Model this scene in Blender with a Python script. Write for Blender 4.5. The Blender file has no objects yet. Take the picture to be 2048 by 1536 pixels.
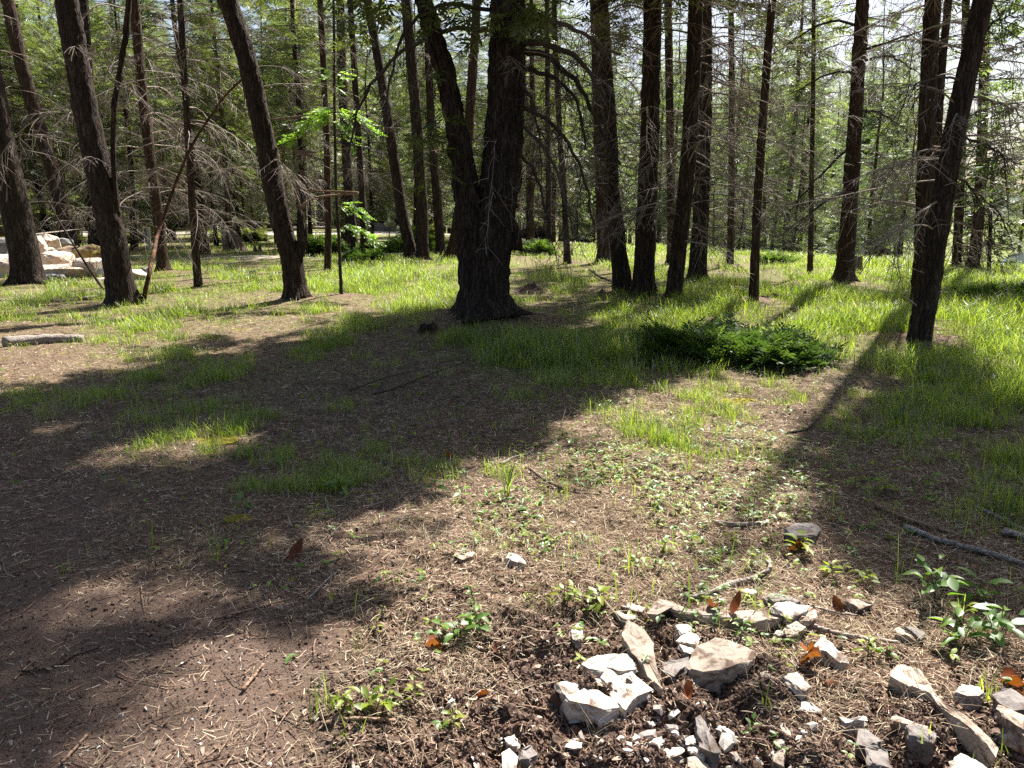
import bpy, bmesh, math, random
import numpy as np
from mathutils import Vector, Matrix

rng = np.random.default_rng(7)
random.seed(7)
D = bpy.data
scene = bpy.context.scene
COL = scene.collection

# ------------------------------------------------------------------ camera, sky, sun, exposure
F = 1538.0                      # focal length in pixels of the 2048 wide photograph
TILT = math.radians(12.4)
EYE = 1.6
cam_data = D.cameras.new("camera"); cam = D.objects.new("camera", cam_data); COL.objects.link(cam)
cam.location = (0, 0, EYE); cam.rotation_euler = (math.radians(90) - TILT, 0, 0)
cam_data.sensor_width = 36; cam_data.lens = F / 2048 * 36
cam_data.clip_start = 0.05; cam_data.clip_end = 12000
scene.camera = cam

SUN_AZ, SUN_EL = math.radians(28.5), math.radians(53)       # azimuth from +Y towards +X
SUN = np.array([math.sin(SUN_AZ) * math.cos(SUN_EL), math.cos(SUN_AZ) * math.cos(SUN_EL), math.sin(SUN_EL)])
world = D.worlds.new("World"); scene.world = world; world.use_nodes = True
wn = world.node_tree.nodes; wn.clear()
sky = wn.new('ShaderNodeTexSky'); sky.sky_type = 'NISHITA'; sky.sun_disc = False
sky.sun_elevation = SUN_EL; sky.sun_rotation = SUN_AZ; sky.air_density = 1.0; sky.dust_density = 3.0; sky.ozone_density = 0.6
bg = wn.new('ShaderNodeBackground'); bg.inputs['Strength'].default_value = 0.052
wo = wn.new('ShaderNodeOutputWorld')
world.node_tree.links.new(sky.outputs[0], bg.inputs['Color']); world.node_tree.links.new(bg.outputs[0], wo.inputs['Surface'])
sd = D.lights.new("sun", 'SUN'); sd.energy = 5.0; sd.angle = math.radians(0.53); sd.color = (1.0, 0.955, 0.88)
so = D.objects.new("sun", sd); COL.objects.link(so)
so.rotation_euler = Vector(-SUN).to_track_quat('-Z', 'Y').to_euler(); so.location = (10, 20, 40)
scene.view_settings.view_transform = 'Standard'; scene.view_settings.look = 'None'
scene.view_settings.exposure = 1.72; scene.view_settings.gamma = 1.0
scene.view_settings.use_curve_mapping = False
cy = scene.cycles
cy.max_bounces = 6; cy.diffuse_bounces = 3; cy.glossy_bounces = 2; cy.transmission_bounces = 3; cy.transparent_max_bounces = 4
cy.volume_bounces = 0; cy.caustics_reflective = False; cy.caustics_refractive = False
cy.use_denoising = False

# ------------------------------------------------------------------ noise and camera geometry
def _hash(ix, iy, iz):
    with np.errstate(over='ignore'):
        h = (ix.astype(np.uint32) * np.uint32(374761393) + iy.astype(np.uint32) * np.uint32(668265263)
             + iz.astype(np.uint32) * np.uint32(2246822519))
        h = (h ^ (h >> np.uint32(13))) * np.uint32(1274126177)
        h = h ^ (h >> np.uint32(16))
    return h.astype(np.float64) / 4294967295.0 * 2 - 1
def vnoise(x, y, z=0.0):
    x, y, z = np.broadcast_arrays(np.asarray(x, float), np.asarray(y, float), np.asarray(z, float))
    xi, yi, zi = np.floor(x), np.floor(y), np.floor(z)
    fx, fy, fz = x - xi, y - yi, z - zi
    fx, fy, fz = (t * t * t * (t * (t * 6 - 15) + 10) for t in (fx, fy, fz))
    xi, yi, zi = xi.astype(np.int64), yi.astype(np.int64), zi.astype(np.int64)
    r = 0
    for a in (0, 1):
        for b in (0, 1):
            if np.all(zi == zi.flat[0]) and np.all(fz == 0):
                r = r + (fx if a else 1 - fx) * (fy if b else 1 - fy) * _hash(xi + a, yi + b, zi)
            else:
                for c in (0, 1):
                    r = r + (fx if a else 1 - fx) * (fy if b else 1 - fy) * (fz if c else 1 - fz) * _hash(xi + a, yi + b, zi + c)
    return r
def fbm(x, y, z=0.0, o=4, g=0.5):
    r, a, f = 0, 1.0, 1.0
    for k in range(o):
        r = r + a * vnoise(np.asarray(x) * f + 17.3 * k, np.asarray(y) * f - 9.1 * k, np.asarray(z) * f)
        a *= g; f *= 2.03
    return r
ct, st = math.cos(TILT), math.sin(TILT)
def project(x, y, z):
    zz = z - EYE
    d = y * ct - zz * st
    d = np.where(np.abs(d) < 1e-3, 1e-3, d)
    return 1024 + F * x / d, 768 - F * (y * st + zz * ct) / d, d
def ray(px, py):
    a, b = (px - 1024) / F, (768 - py) / F
    return np.array([a, ct + b * st, -st + b * ct])
def smooth(a, b, t):
    t = np.clip((t - a) / (b - a), 0, 1); return t * t * (3 - 2 * t)

# text maps over the ground, one digit per 64 pixel column of the photograph's ground plane
def gridmap(rows):
    ys = np.array([r[0] for r in rows], float)
    g = np.array([[int(c) for c in r[1].replace(' ', '')] for r in rows], float) / 9.0
    assert g.shape[1] == 32, g.shape
    def f(x, y, warp=0.35):
        x = np.asarray(x, float); y = np.asarray(y, float)
        s = 0.22 + 0.02 * np.abs(y)
        wx = x + warp * s * 2 * fbm(x * 0.9, y * 0.9, 3.0, 3); wy = y + warp * s * 2 * fbm(x * 0.9 + 40, y * 0.9, 5.0, 3)
        wy = np.maximum(wy, 0.9)
        px, py, _ = project(wx, wy, 0.0)
        cx = np.clip(px / 64 - 0.5, 0, 30.999); i = np.floor(cx).astype(int); u = cx - i
        cyy = np.clip(np.interp(py, ys, np.arange(len(ys))), 0, len(ys) - 1.001); j = np.floor(cyy).astype(int); v = cyy - j
        return (g[j, i] * (1 - u) + g[j, i + 1] * u) * (1 - v) + (g[j + 1, i] * (1 - u) + g[j + 1, i + 1] * u) * v
    return f
light_map = gridmap([  # wanted sun and shade on the ground; shapes the unseen hero crowns
 (450, "5555 5555 5555 5555 5566 6666 6677 8899"),
 (500, "7777 7544 4556 7775 4455 6666 7788 9999"),
 (530, "8888 7534 4556 8876 2266 6555 8899 9999"),
 (552, "8888 8888 8889 9998 3388 8544 8888 8999"),
 (580, "7777 8888 8899 9984 0011 1122 5551 2279"),
 (612, "4435 6887 5444 7740 0023 3366 8775 3379"),
 (645, "7676 7763 2222 2220 0077 8888 8888 7578"),
 (680, "8888 7521 1112 2110 0000 4777 7788 8369"),
 (720, "8886 3110 0011 1110 0000 0477 7788 8168"),
 (760, "7521 1000 0112 1110 0000 2478 8863 4247"),
 (800, "1100 0000 0011 1111 1125 8888 8876 3256"),
 (840, "0000 0000 0000 0133 5678 8888 8732 1335"),
 (880, "0016 7775 2000 0002 4578 8888 8721 1112"),
 (930, "0068 8733 0000 1367 8888 8888 8852 0001"),
 (990, "1111 1100 0012 3578 8888 8888 8742 0000"),
 (1055,"0022 1112 2234 6788 8888 8888 8851 0000"),
 (1125,"0022 2222 1145 6888 8888 8888 8884 0000"),
 (1200,"0012 4663 0002 5788 8888 8888 8888 7200"),
 (1280,"0013 5666 2114 7778 8888 8888 8888 8740"),
 (1370,"4554 4433 3468 8888 8888 8888 8888 8888"),
 (1480,"4433 3344 5688 8888 8888 8888 8888 8888"),
 (1700,"3333 3333 3566 6666 6666 6666 6666 6666"),
 (2600,"1111 1111 1111 1111 1111 1111 1111 1111")])
grass_map = gridmap([
 (450, "3355 5666 6666 6666 6688 8888 8888 9999"),
 (480, "2255 5666 6666 6655 4488 8888 8888 9999"),
 (525, "3466 5544 5568 8764 4466 6655 8888 9999"),
 (580, "6666 6666 6688 8875 4544 6655 5667 8999"),
 (620, "3344 4555 4433 6665 5577 8887 7766 6789"),
 (660, "2233 4432 2443 3312 2245 6666 7777 6478"),
 (700, "2123 3222 1222 1169 9999 7555 5677 6567"),
 (735, "1112 2122 3322 1138 9998 5444 3456 6677"),
 (770, "1111 2212 2211 1012 2355 4221 1124 4456"),
 (820, "0111 1222 1111 1111 2122 2222 1112 2235"),
 (900, "0111 1111 1111 1111 2222 2222 1111 1113"),
 (1000,"0001 1111 0111 0111 2222 2221 1101 1113"),
 (1100,"0000 0112 1001 0111 2211 2221 1101 1111"),
 (1200,"0000 0000 0010 1111 1111 1112 1111 1111"),
 (1300,"0000 0000 0121 1000 1000 0100 1011 1110"),
 (1420,"0000 0001 1221 0000 0000 0000 0100 0101"),
 (1560,"0000 0000 1110 0000 0000 0000 0000 0000")])
# how much bare trodden dirt (left), how much dug, cloddy soil (bottom right)
bare_map = gridmap([
 (700, "0000 0000 0001 1000 0000 0000 0000 0000"),
 (850, "1111 1111 1111 1100 0000 0000 0000 0000"),
 (950, "3333 2222 2222 2210 0000 0000 0111 1000"),
 (1050,"6665 4443 3444 3210 0000 0000 0011 1000"),
 (1150,"8888 7666 5544 3210 0000 0000 0000 0000"),
 (1250,"9999 9999 8753 1000 0000 0000 0000 0000"),
 (1400,"9999 9999 9853 1000 0000 0000 0000 0000"),
 (1560,"9999 9999 8520 0000 0000 0000 0000 0000")])
clod_map = gridmap([
 (1000,"0000 0000 0000 0000 0000 0000 0000 0000"),
 (1090,"1111 1111 1112 2210 0000 0000 0000 0000"),
 (1150,"1121 1111 1114 4431 1100 0000 0000 0000"),
 (1230,"1112 1111 1124 3445 7774 3110 0000 0000"),
 (1300,"1112 2111 1234 4569 9999 9873 1000 0000"),
 (1400,"0000 0000 4677 8899 9999 9999 7543 3334"),
 (1560,"0000 0000 4788 9999 9999 9999 9988 7888")])
TREE_MOUNDS = []
def dip(x, y):
    u = np.maximum(x * 0.8 + y * 0.35 - 18.0, 0)
    d = 0.092 * u * u / (u + 3)
    return -np.where(d > 3.2, 4.4 - 1.2 * np.exp(-(d - 3.2) / 1.2), d)
def h_smooth(x, y):
    x = np.asarray(x, float); y = np.asarray(y, float)
    h = 0.05 * fbm(x * 0.16, y * 0.16, 1.0, 3) * smooth(0, 8, np.hypot(x, y)) + dip(x, y)
    for mx, my, a, r in TREE_MOUNDS:
        h = h + a * np.exp(-(((x - mx) ** 2 + (y - my) ** 2) / (r * r)))
    return h
def h_fun(x, y):
    x = np.asarray(x, float); y = np.asarray(y, float)
    r = np.hypot(x, y)
    h = h_smooth(x, y)
    near = 1 - smooth(10, 30, r)
    c = clod_map(x, y); b = bare_map(x, y)
    h = h + near * (0.018 * fbm(x * 1.7, y * 1.7, 2.0, 3) + (1 - 0.75 * b) * 0.010 * fbm(x * 9, y * 9, 7.0, 3))
    n = fbm(x * 5.5, y * 5.5, 11.0, 4, 0.62)
    h = h + c * (0.045 * n + 0.028 * np.maximum(0, fbm(x * 15, y * 15, 13.0, 3)))
    u, v = x * 0.94 + y * 0.34, -x * 0.34 + y * 0.94
    h = h + b * near * 0.012 * fbm(u * 0.8, v * 5.0, 19.0, 3)
    return h
def ground_at(px, py, dz=0.0):
    """Point of the ground (raised by dz) seen at a pixel of the photograph."""
    r = ray(px, py); z = 0.0
    for _ in range(6):
        t = (z + dz - EYE) / r[2]; z = float(h_smooth(r[0] * t, r[1] * t))
    t = (z + dz - EYE) / r[2]
    return np.array([r[0] * t, r[1] * t, z + dz])
def at_depth(px, py, Y):
    r = ray(px, py); t = Y / r[1]
    return np.array([0, 0, EYE]) + r * t
big_base = ground_at(968, 655)
TREE_MOUNDS.append((big_base[0] - 0.1, big_base[1] + 0.1, 0.26, 1.3))
for _px, _py in [(58,568),(246,608),(150,515),(192,506),(328,545),(396,566),(594,600),(655,548),(683,594),(708,507),(729,509),(825,522),(846,523),(882,511),(903,520),(1098,503),(1135,524),(1208,527),(1243,585),(1286,592),(1346,600),(1393,563),(1343,530),(1460,532),(1507,603),(1620,549),(1687,566),(1842,612),(1872,592),(1838,682),(1912,540),(1944,542),(1978,540),(2085,575)]:
    _b = ground_at(_px, _py)
    if _b[1] < 30: TREE_MOUNDS.append((_b[0], _b[1] - .05, 0.07, 0.55))
def tree_foot(x, y):
    f = 0 * np.asarray(x, float)
    for mx, my, a, r in TREE_MOUNDS: f = np.maximum(f, np.exp(-(((x - mx) ** 2 + (y - my) ** 2) / (r * r * .8)) ** 1.5))
    return f

# ------------------------------------------------------------------ materials
def nt(name):
    m = D.materials.new(name); m.use_nodes = True
    n = m.node_tree; n.nodes.clear()
    out = n.nodes.new('ShaderNodeOutputMaterial')
    return m, n, out
def ramp(n, stops, src=None):
    r = n.nodes.new('ShaderNodeValToRGB'); e = r.color_ramp.elements
    while len(e) < len(stops): e.new(0.5)
    for k, (p, c) in enumerate(stops):
        e[k].position = p; e[k].color = (*c, 1)
    if src is not None: n.links.new(src, r.inputs[0])
    return r
def noise(n, scale, detail=4, rough=0.55, vec=None, dist=0.0):
    t = n.nodes.new('ShaderNodeTexNoise'); t.inputs['Scale'].default_value = scale
    t.inputs['Detail'].default_value = detail; t.inputs['Roughness'].default_value = rough; t.inputs['Distortion'].default_value = dist
    if vec is not None: n.links.new(vec, t.inputs['Vector'])
    return t
def mixc(n, fac, a, b, mode='MIX'):
    m = n.nodes.new('ShaderNodeMix'); m.data_type = 'RGBA'; m.blend_type = mode
    for s, v in ((0, fac), (6, a), (7, b)):
        if isinstance(v, bpy.types.NodeSocket): n.links.new(v, m.inputs[s])
        elif isinstance(v, (int, float)): m.inputs[s].default_value = v
        else: m.inputs[s].default_value = (*v, 1)
    return m.outputs[2]
def math_(n, op, a, b=0.0, clamp=False):
    m = n.nodes.new('ShaderNodeMath'); m.operation = op; m.use_clamp = clamp
    for s, v in ((0, a), (1, b)):
        if isinstance(v, bpy.types.NodeSocket): n.links.new(v, m.inputs[s])
        else: m.inputs[s].default_value = v
    return m.outputs[0]
def attr(n, name):
    a = n.nodes.new('ShaderNodeAttribute'); a.attribute_name = name; return a
def coords(n, kind='Object', scale=(1, 1, 1)):
    tc = n.nodes.new('ShaderNodeTexCoord'); mp = n.nodes.new('ShaderNodeMapping'); mp.inputs['Scale'].default_value = scale
    n.links.new(tc.outputs[kind], mp.inputs[0]); return mp.outputs[0]
def principled(n, out, col, rough=0.9, bump=None, bump_d=0.02, spec=0.25):
    p = n.nodes.new('ShaderNodeBsdfPrincipled'); p.inputs['Roughness'].default_value = rough
    p.inputs['Specular IOR Level'].default_value = spec
    if isinstance(col, bpy.types.NodeSocket): n.links.new(col, p.inputs['Base Color'])
    else: p.inputs['Base Color'].default_value = (*col, 1)
    if bump is not None:
        b = n.nodes.new('ShaderNodeBump'); b.inputs['Distance'].default_value = bump_d; b.inputs['Strength'].default_value = 1.0
        n.links.new(bump, b.inputs['Height']); n.links.new(b.outputs[0], p.inputs['Normal'])
    n.links.new(p.outputs[0], out.inputs['Surface']); return p

def make_ground_mat():
    m, n, out = nt("forest_floor")
    v = coords(n)
    big = noise(n, 0.9, 5, 0.6, v); mid = noise(n, 7, 6, 0.65, v); fine = noise(n, 45, 6, 0.7, v); grit = noise(n, 160, 3, 0.7, v)
    soil = ramp(n, [(0.25, (0.030, 0.018, 0.013)), (0.5, (0.085, 0.052, 0.037)), (0.75, (0.17, 0.115, 0.085))], fine.outputs[0])
    litter = ramp(n, [(0.28, (0.045, 0.027, 0.019)), (0.48, (0.15, 0.093, 0.064)), (0.62, (0.37, 0.275, 0.19)), (0.8, (0.56, 0.46, 0.32))], fine.outputs[0])
    bare = ramp(n, [(0.3, (0.080, 0.053, 0.040)), (0.6, (0.15, 0.105, 0.080)), (0.8, (0.25, 0.185, 0.145))], grit.outputs[0])
    green = ramp(n, [(0.3, (0.07, 0.09, 0.022)), (0.55, (0.14, 0.20, 0.035)), (0.8, (0.27, 0.29, 0.09))], mid.outputs[0])
    moss = ramp(n, [(0.35, (0.09, 0.075, 0.012)), (0.7, (0.23, 0.19, 0.03))], fine.outputs[0])
    f1 = math_(n, 'MULTIPLY_ADD', mid.outputs[0], 2.2); f1.node.inputs[2].default_value = -0.62; f1.node.use_clamp = True
    c = mixc(n, f1, soil.outputs[0], litter.outputs[0])
    c = mixc(n, attr(n, 'clod').outputs['Fac'], c, mixc(n, math_(n, 'MULTIPLY', f1, 0.35), soil.outputs[0], litter.outputs[0]))
    mossf = ramp(n, [(0.60, (0, 0, 0)), (0.68, (1, 1, 1))], noise(n, 2.6, 5, 0.7, v, 0.5).outputs[0])
    c = mixc(n, math_(n, 'MULTIPLY', mossf.outputs[0], attr(n, 'moss').outputs['Fac']), c, moss.outputs[0])
    bf = math_(n, 'MULTIPLY', attr(n, 'bare').outputs['Fac'], math_(n, 'ADD', mid.outputs[0], 0.45, True), True)
    c = mixc(n, bf, c, bare.outputs[0])
    gf = math_(n, 'MULTIPLY', attr(n, 'grass').outputs['Fac'], math_(n, 'ADD', big.outputs[0], 0.35, True), True)
    c = mixc(n, gf, c, green.outputs[0])
    road = ramp(n, [(0.4, (0.36, 0.32, 0.27)), (0.6, (0.48, 0.44, 0.38))], mid.outputs[0])
    c = mixc(n, attr(n, 'road').outputs['Fac'], c, road.outputs[0])
    hgt = math_(n, 'ADD', math_(n, 'MULTIPLY', fine.outputs[0], 1.0), math_(n, 'MULTIPLY', grit.outputs[0], 0.35))
    principled(n, out, c, 0.95, hgt, 0.018, 0.15)
    return m
def make_bark(name, c0, c1, c2, vs=(16, 16, 3.2), rough=0.95, bd=0.03):
    m, n, out = nt(name)
    v = coords(n, 'Object', vs)
    a = noise(n, 1.0, 7, 0.68, v, 0.6); b = noise(n, 6, 5, 0.7, v)
    vor = n.nodes.new('ShaderNodeTexVoronoi'); vor.feature = 'DISTANCE_TO_EDGE'; vor.inputs['Scale'].default_value = 1.3; n.links.new(v, vor.inputs['Vector'])
    cr = ramp(n, [(0.32, c0), (0.52, c1), (0.72, c2)], math_(n, 'ADD', math_(n, 'MULTIPLY', a.outputs[0], 0.7), math_(n, 'MULTIPLY', b.outputs[0], 0.3)))
    oi = n.nodes.new('ShaderNodeObjectInfo')
    tint = mixc(n, math_(n, 'MULTIPLY', oi.outputs['Random'], 0.4), (1, 1, 1), (1.35, 1.1, 0.9))
    c = mixc(n, 1.0, cr.outputs[0], tint, 'MULTIPLY')
    edge = ramp(n, [(0.0, (0.35, 0.33, 0.32)), (0.09, (1, 1, 1))], vor.outputs['Distance'])
    c = mixc(n, 1.0, c, edge.outputs[0], 'MULTIPLY')
    h = math_(n, 'ADD', math_(n, 'MULTIPLY', a.outputs[0], 1.0), math_(n, 'MULTIPLY', math_(n, 'MINIMUM', vor.outputs['Distance'], 0.18), 2.5))
    principled(n, out, c, rough, h, bd, 0.2)
    return m
def make_leaf(name, c_dark, c_mid, c_light, trans=0.5, rough=0.6, gloss=0.06, tmul=1.5, brown=None):
    m, n, out = nt(name)
    oi = n.nodes.new('ShaderNodeObjectInfo')
    a = attr(n, 'rnd')
    f = math_(n, 'ADD', math_(n, 'MULTIPLY', a.outputs['Fac'], 0.65), math_(n, 'MULTIPLY', oi.outputs['Random'], 0.35))
    stops = [(0.12, c_dark), (0.5, c_mid), (0.88, c_light)]
    if brown: stops = [(0.0, brown), (0.06, brown), (0.14, c_dark), (0.5, c_mid), (0.88, c_light)]
    cr = ramp(n, stops, f)
    d = n.nodes.new('ShaderNodeBsdfDiffuse'); t = n.nodes.new('ShaderNodeBsdfTranslucent'); g = n.nodes.new('ShaderNodeBsdfGlossy')
    g.inputs['Roughness'].default_value = 0.45; g.inputs['Color'].default_value = (0.8, 0.8, 0.8, 1)
    n.links.new(cr.outputs[0], d.inputs[0])
    tc = mixc(n, 1.0, cr.outputs[0], (tmul * 1.1, tmul * 1.15, tmul * 0.55), 'MULTIPLY'); n.links.new(tc, t.inputs[0])
    mx = n.nodes.new('ShaderNodeMixShader'); mx.inputs[0].default_value = trans
    n.links.new(d.outputs[0], mx.inputs[1]); n.links.new(t.outputs[0], mx.inputs[2])
    m2 = n.nodes.new('ShaderNodeMixShader'); m2.inputs[0].default_value = gloss
    n.links.new(mx.outputs[0], m2.inputs[1]); n.links.new(g.outputs[0], m2.inputs[2])
    n.links.new(m2.outputs[0], out.inputs['Surface'])
    return m
def make_rnd(name, stops, rough=0.9):
    m, n, out = nt(name)
    oi = n.nodes.new('ShaderNodeObjectInfo')
    f = math_(n, 'FRACT', math_(n, 'ADD', attr(n, 'rnd').outputs['Fac'], oi.outputs['Random']))
    c = ramp(n, stops, f)
    c2 = mixc(n, 0.6, c.outputs[0], mixc(n, noise(n, 60, 3, 0.6, coords(n)).outputs[0], (0.4, 0.4, 0.4), (1.5, 1.5, 1.5)), 'MULTIPLY')
    principled(n, out, c2, rough, None, 0, 0.2)
    return m
def make_rock(name, base, stain, dirt, scale=1.0, dirt_amt=0.5):
    m, n, out = nt(name)
    v = coords(n, 'Object', (scale, scale, scale))
    a = noise(n, 6, 7, 0.65, v, 0.3); b = noise(n, 28, 6, 0.7, v); c_ = noise(n, 14, 5, 0.7, v, 0.8)
    col = mixc(n, ramp(n, [(0.42, (0, 0, 0)), (0.66, (1, 1, 1))], a.outputs[0]).outputs[0], base, stain)
    col = mixc(n, 1.0, col, ramp(n, [(0.3, (0.72, 0.7, 0.68)), (0.7, (1.08, 1.07, 1.05))], b.outputs[0]).outputs[0], 'MULTIPLY')
    oi = n.nodes.new('ShaderNodeObjectInfo')
    df = ramp(n, [(0.60 - 0.1 * dirt_amt, (0, 0, 0)), (0.70 - 0.1 * dirt_amt, (1, 1, 1))], math_(n, 'ADD', c_.outputs[0], math_(n, 'MULTIPLY', oi.outputs['Random'], 0.06)))
    col = mixc(n, df.outputs[0], col, dirt)
    h = math_(n, 'ADD', a.outputs[0], math_(n, 'MULTIPLY', b.outputs[0], 0.4))
    principled(n, out, col, 0.85, h, 0.012 / scale, 0.25)
    return m
M = {}
M['ground'] = make_ground_mat()
M['bark'] = make_bark("dark_fir_bark", (0.010, 0.007, 0.005), (0.040, 0.028, 0.021), (0.17, 0.135, 0.11))
M['bark_brown'] = make_bark("brown_larch_bark", (0.015, 0.010, 0.007), (0.058, 0.038, 0.027), (0.17, 0.12, 0.09))
M['bark_thin'] = make_bark("slender_stem_bark", (0.018, 0.013, 0.011), (0.055, 0.040, 0.032), (0.13, 0.10, 0.085), (30, 30, 8), 0.9, 0.012)
M['dead'] = make_rnd("weathered_dead_twig", [(0.0, (0.13, 0.10, 0.085)), (0.4, (0.22, 0.18, 0.15)), (0.75, (0.36, 0.31, 0.27)), (1.0, (0.18, 0.135, 0.11))])
M['limb'] = make_rnd("dark_living_limb", [(0.0, (0.035, 0.026, 0.021)), (0.5, (0.06, 0.045, 0.036)), (1.0, (0.10, 0.08, 0.068))])
M['log'] = make_bark("bleached_log_wood", (0.16, 0.13, 0.11), (0.33, 0.29, 0.26), (0.52, 0.48, 0.44), (6, 40, 40), 0.9, 0.01)
M['stick'] = make_bark("peeled_stick_wood", (0.10, 0.065, 0.045), (0.24, 0.165, 0.12), (0.38, 0.28, 0.21), (30, 30, 30), 0.85, 0.006)
M['pole'] = make_bark("rotting_pole_bark", (0.03, 0.016, 0.011), (0.085, 0.042, 0.026), (0.42, 0.20, 0.09), (5, 5, 2.0), 0.9, 0.012)
M['stump'] = make_bark("weathered_stump_wood", (0.05, 0.04, 0.033), (0.17, 0.14, 0.115), (0.34, 0.30, 0.26), (14, 14, 3), 0.95, 0.03)
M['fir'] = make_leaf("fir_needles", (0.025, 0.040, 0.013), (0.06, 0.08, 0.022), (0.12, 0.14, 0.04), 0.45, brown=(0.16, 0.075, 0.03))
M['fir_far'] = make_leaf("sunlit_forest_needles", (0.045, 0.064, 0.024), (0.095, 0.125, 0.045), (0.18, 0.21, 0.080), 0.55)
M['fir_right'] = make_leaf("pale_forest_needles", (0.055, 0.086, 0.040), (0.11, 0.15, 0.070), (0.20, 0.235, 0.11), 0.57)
M['larch'] = make_leaf("fresh_larch_needles", (0.10, 0.20, 0.025), (0.18, 0.31, 0.04), (0.27, 0.40, 0.06), 0.6)
M['juniper'] = make_leaf("juniper_needles", (0.03, 0.06, 0.014), (0.06, 0.10, 0.024), (0.13, 0.19, 0.04), 0.45, gloss=0.015)
M['juniper_pale'] = make_leaf("pale_juniper_needles", (0.06, 0.085, 0.02), (0.12, 0.15, 0.035), (0.20, 0.22, 0.06), 0.45)
M['grass'] = make_leaf("meadow_grass", (0.065, 0.115, 0.014), (0.145, 0.215, 0.022), (0.29, 0.32, 0.07), 0.55, gloss=0.06, tmul=1.8)
M['grass_dry'] = make_rnd("dry_grass", [(0.0, (0.20, 0.15, 0.09)), (0.5, (0.38, 0.31, 0.20)), (1.0, (0.50, 0.43, 0.30))])
M['needle'] = make_rnd("fallen_needles_and_straw", [(0.0, (0.075, 0.035, 0.022)), (0.35, (0.16, 0.085, 0.055)), (0.6, (0.27, 0.185, 0.13)), (0.85, (0.45, 0.36, 0.25)), (1.0, (0.55, 0.48, 0.36))])
M['plant'] = make_leaf("broad_leaf_green", (0.055, 0.13, 0.018), (0.10, 0.20, 0.025), (0.17, 0.26, 0.04), 0.5, gloss=0.05, tmul=1.5)
M['plant_yellow'] = make_leaf("yellow_green_leaf", (0.11, 0.17, 0.018), (0.19, 0.25, 0.025), (0.29, 0.30, 0.035), 0.5, gloss=0.03, tmul=1.5)
M['stem'] = make_rnd("green_brown_stem", [(0.0, (0.06, 0.05, 0.02)), (1.0, (0.12, 0.11, 0.04))])
M['dead_leaf'] = make_leaf("fallen_brown_leaf", (0.08, 0.028, 0.010), (0.17, 0.045, 0.011), (0.23, 0.075, 0.022), 0.4, gloss=0.02, tmul=1.2)
M['litter_leaf'] = make_leaf("bleached_litter_leaf", (0.13, 0.075, 0.045), (0.28, 0.20, 0.14), (0.44, 0.36, 0.28), 0.25, tmul=1.0)
M['soil_clod'] = make_rnd("soil_clod", [(0.0, (0.050, 0.030, 0.021)), (0.5, (0.105, 0.066, 0.048)), (0.85, (0.15, 0.10, 0.075)), (1.0, (0.20, 0.145, 0.11))])
M['pebble'] = make_rnd("limestone_chip", [(0.0, (0.22, 0.18, 0.15)), (0.4, (0.36, 0.32, 0.28)), (1.0, (0.60, 0.57, 0.53))])
M['rock_white'] = make_rock("white_limestone", (0.52, 0.49, 0.44), (0.42, 0.36, 0.30), (0.15, 0.10, 0.075), 1.0, 0.55)
M['rock_tan'] = make_rock("tan_limestone", (0.42, 0.355, 0.29), (0.30, 0.24, 0.185), (0.13, 0.085, 0.06), 1.0, 0.75)
M['rock_grey'] = make_rock("grey_slate_rock", (0.22, 0.20, 0.19), (0.14, 0.12, 0.11), (0.11, 0.075, 0.055), 1.0, 0.4)
M['boulder'] = make_rock("pale_boulder_stone", (0.66, 0.58, 0.49), (0.55, 0.41, 0.29), (0.36, 0.25, 0.18), 0.35, 0.1)
M['boulder_brown'] = make_rock("brown_boulder_stone", (0.26, 0.19, 0.13), (0.17, 0.12, 0.08), (0.10, 0.07, 0.05), 0.35, 0.4)
M['boulder_moss'] = make_rock("mossy_boulder_stone", (0.20, 0.15, 0.10), (0.25, 0.19, 0.03), (0.12, 0.08, 0.05), 0.35, 0.2)
M['boulder_grey'] = make_rock("grey_boulder_stone", (0.20, 0.20, 0.20), (0.28, 0.27, 0.26), (0.10, 0.09, 0.08), 0.35, 0.2)
def plain(name, col, rough=0.5, metal=0.0):
    m, n, out = nt(name)
    c = mixc(n, 0.35, col, mixc(n, noise(n, 9, 4, 0.6, coords(n)).outputs[0], tuple(x * 0.7 for x in col), tuple(min(1, x * 1.25) for x in col)))
    p = principled(n, out, c, rough); p.inputs['Metallic'].default_value = metal; return m

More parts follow.
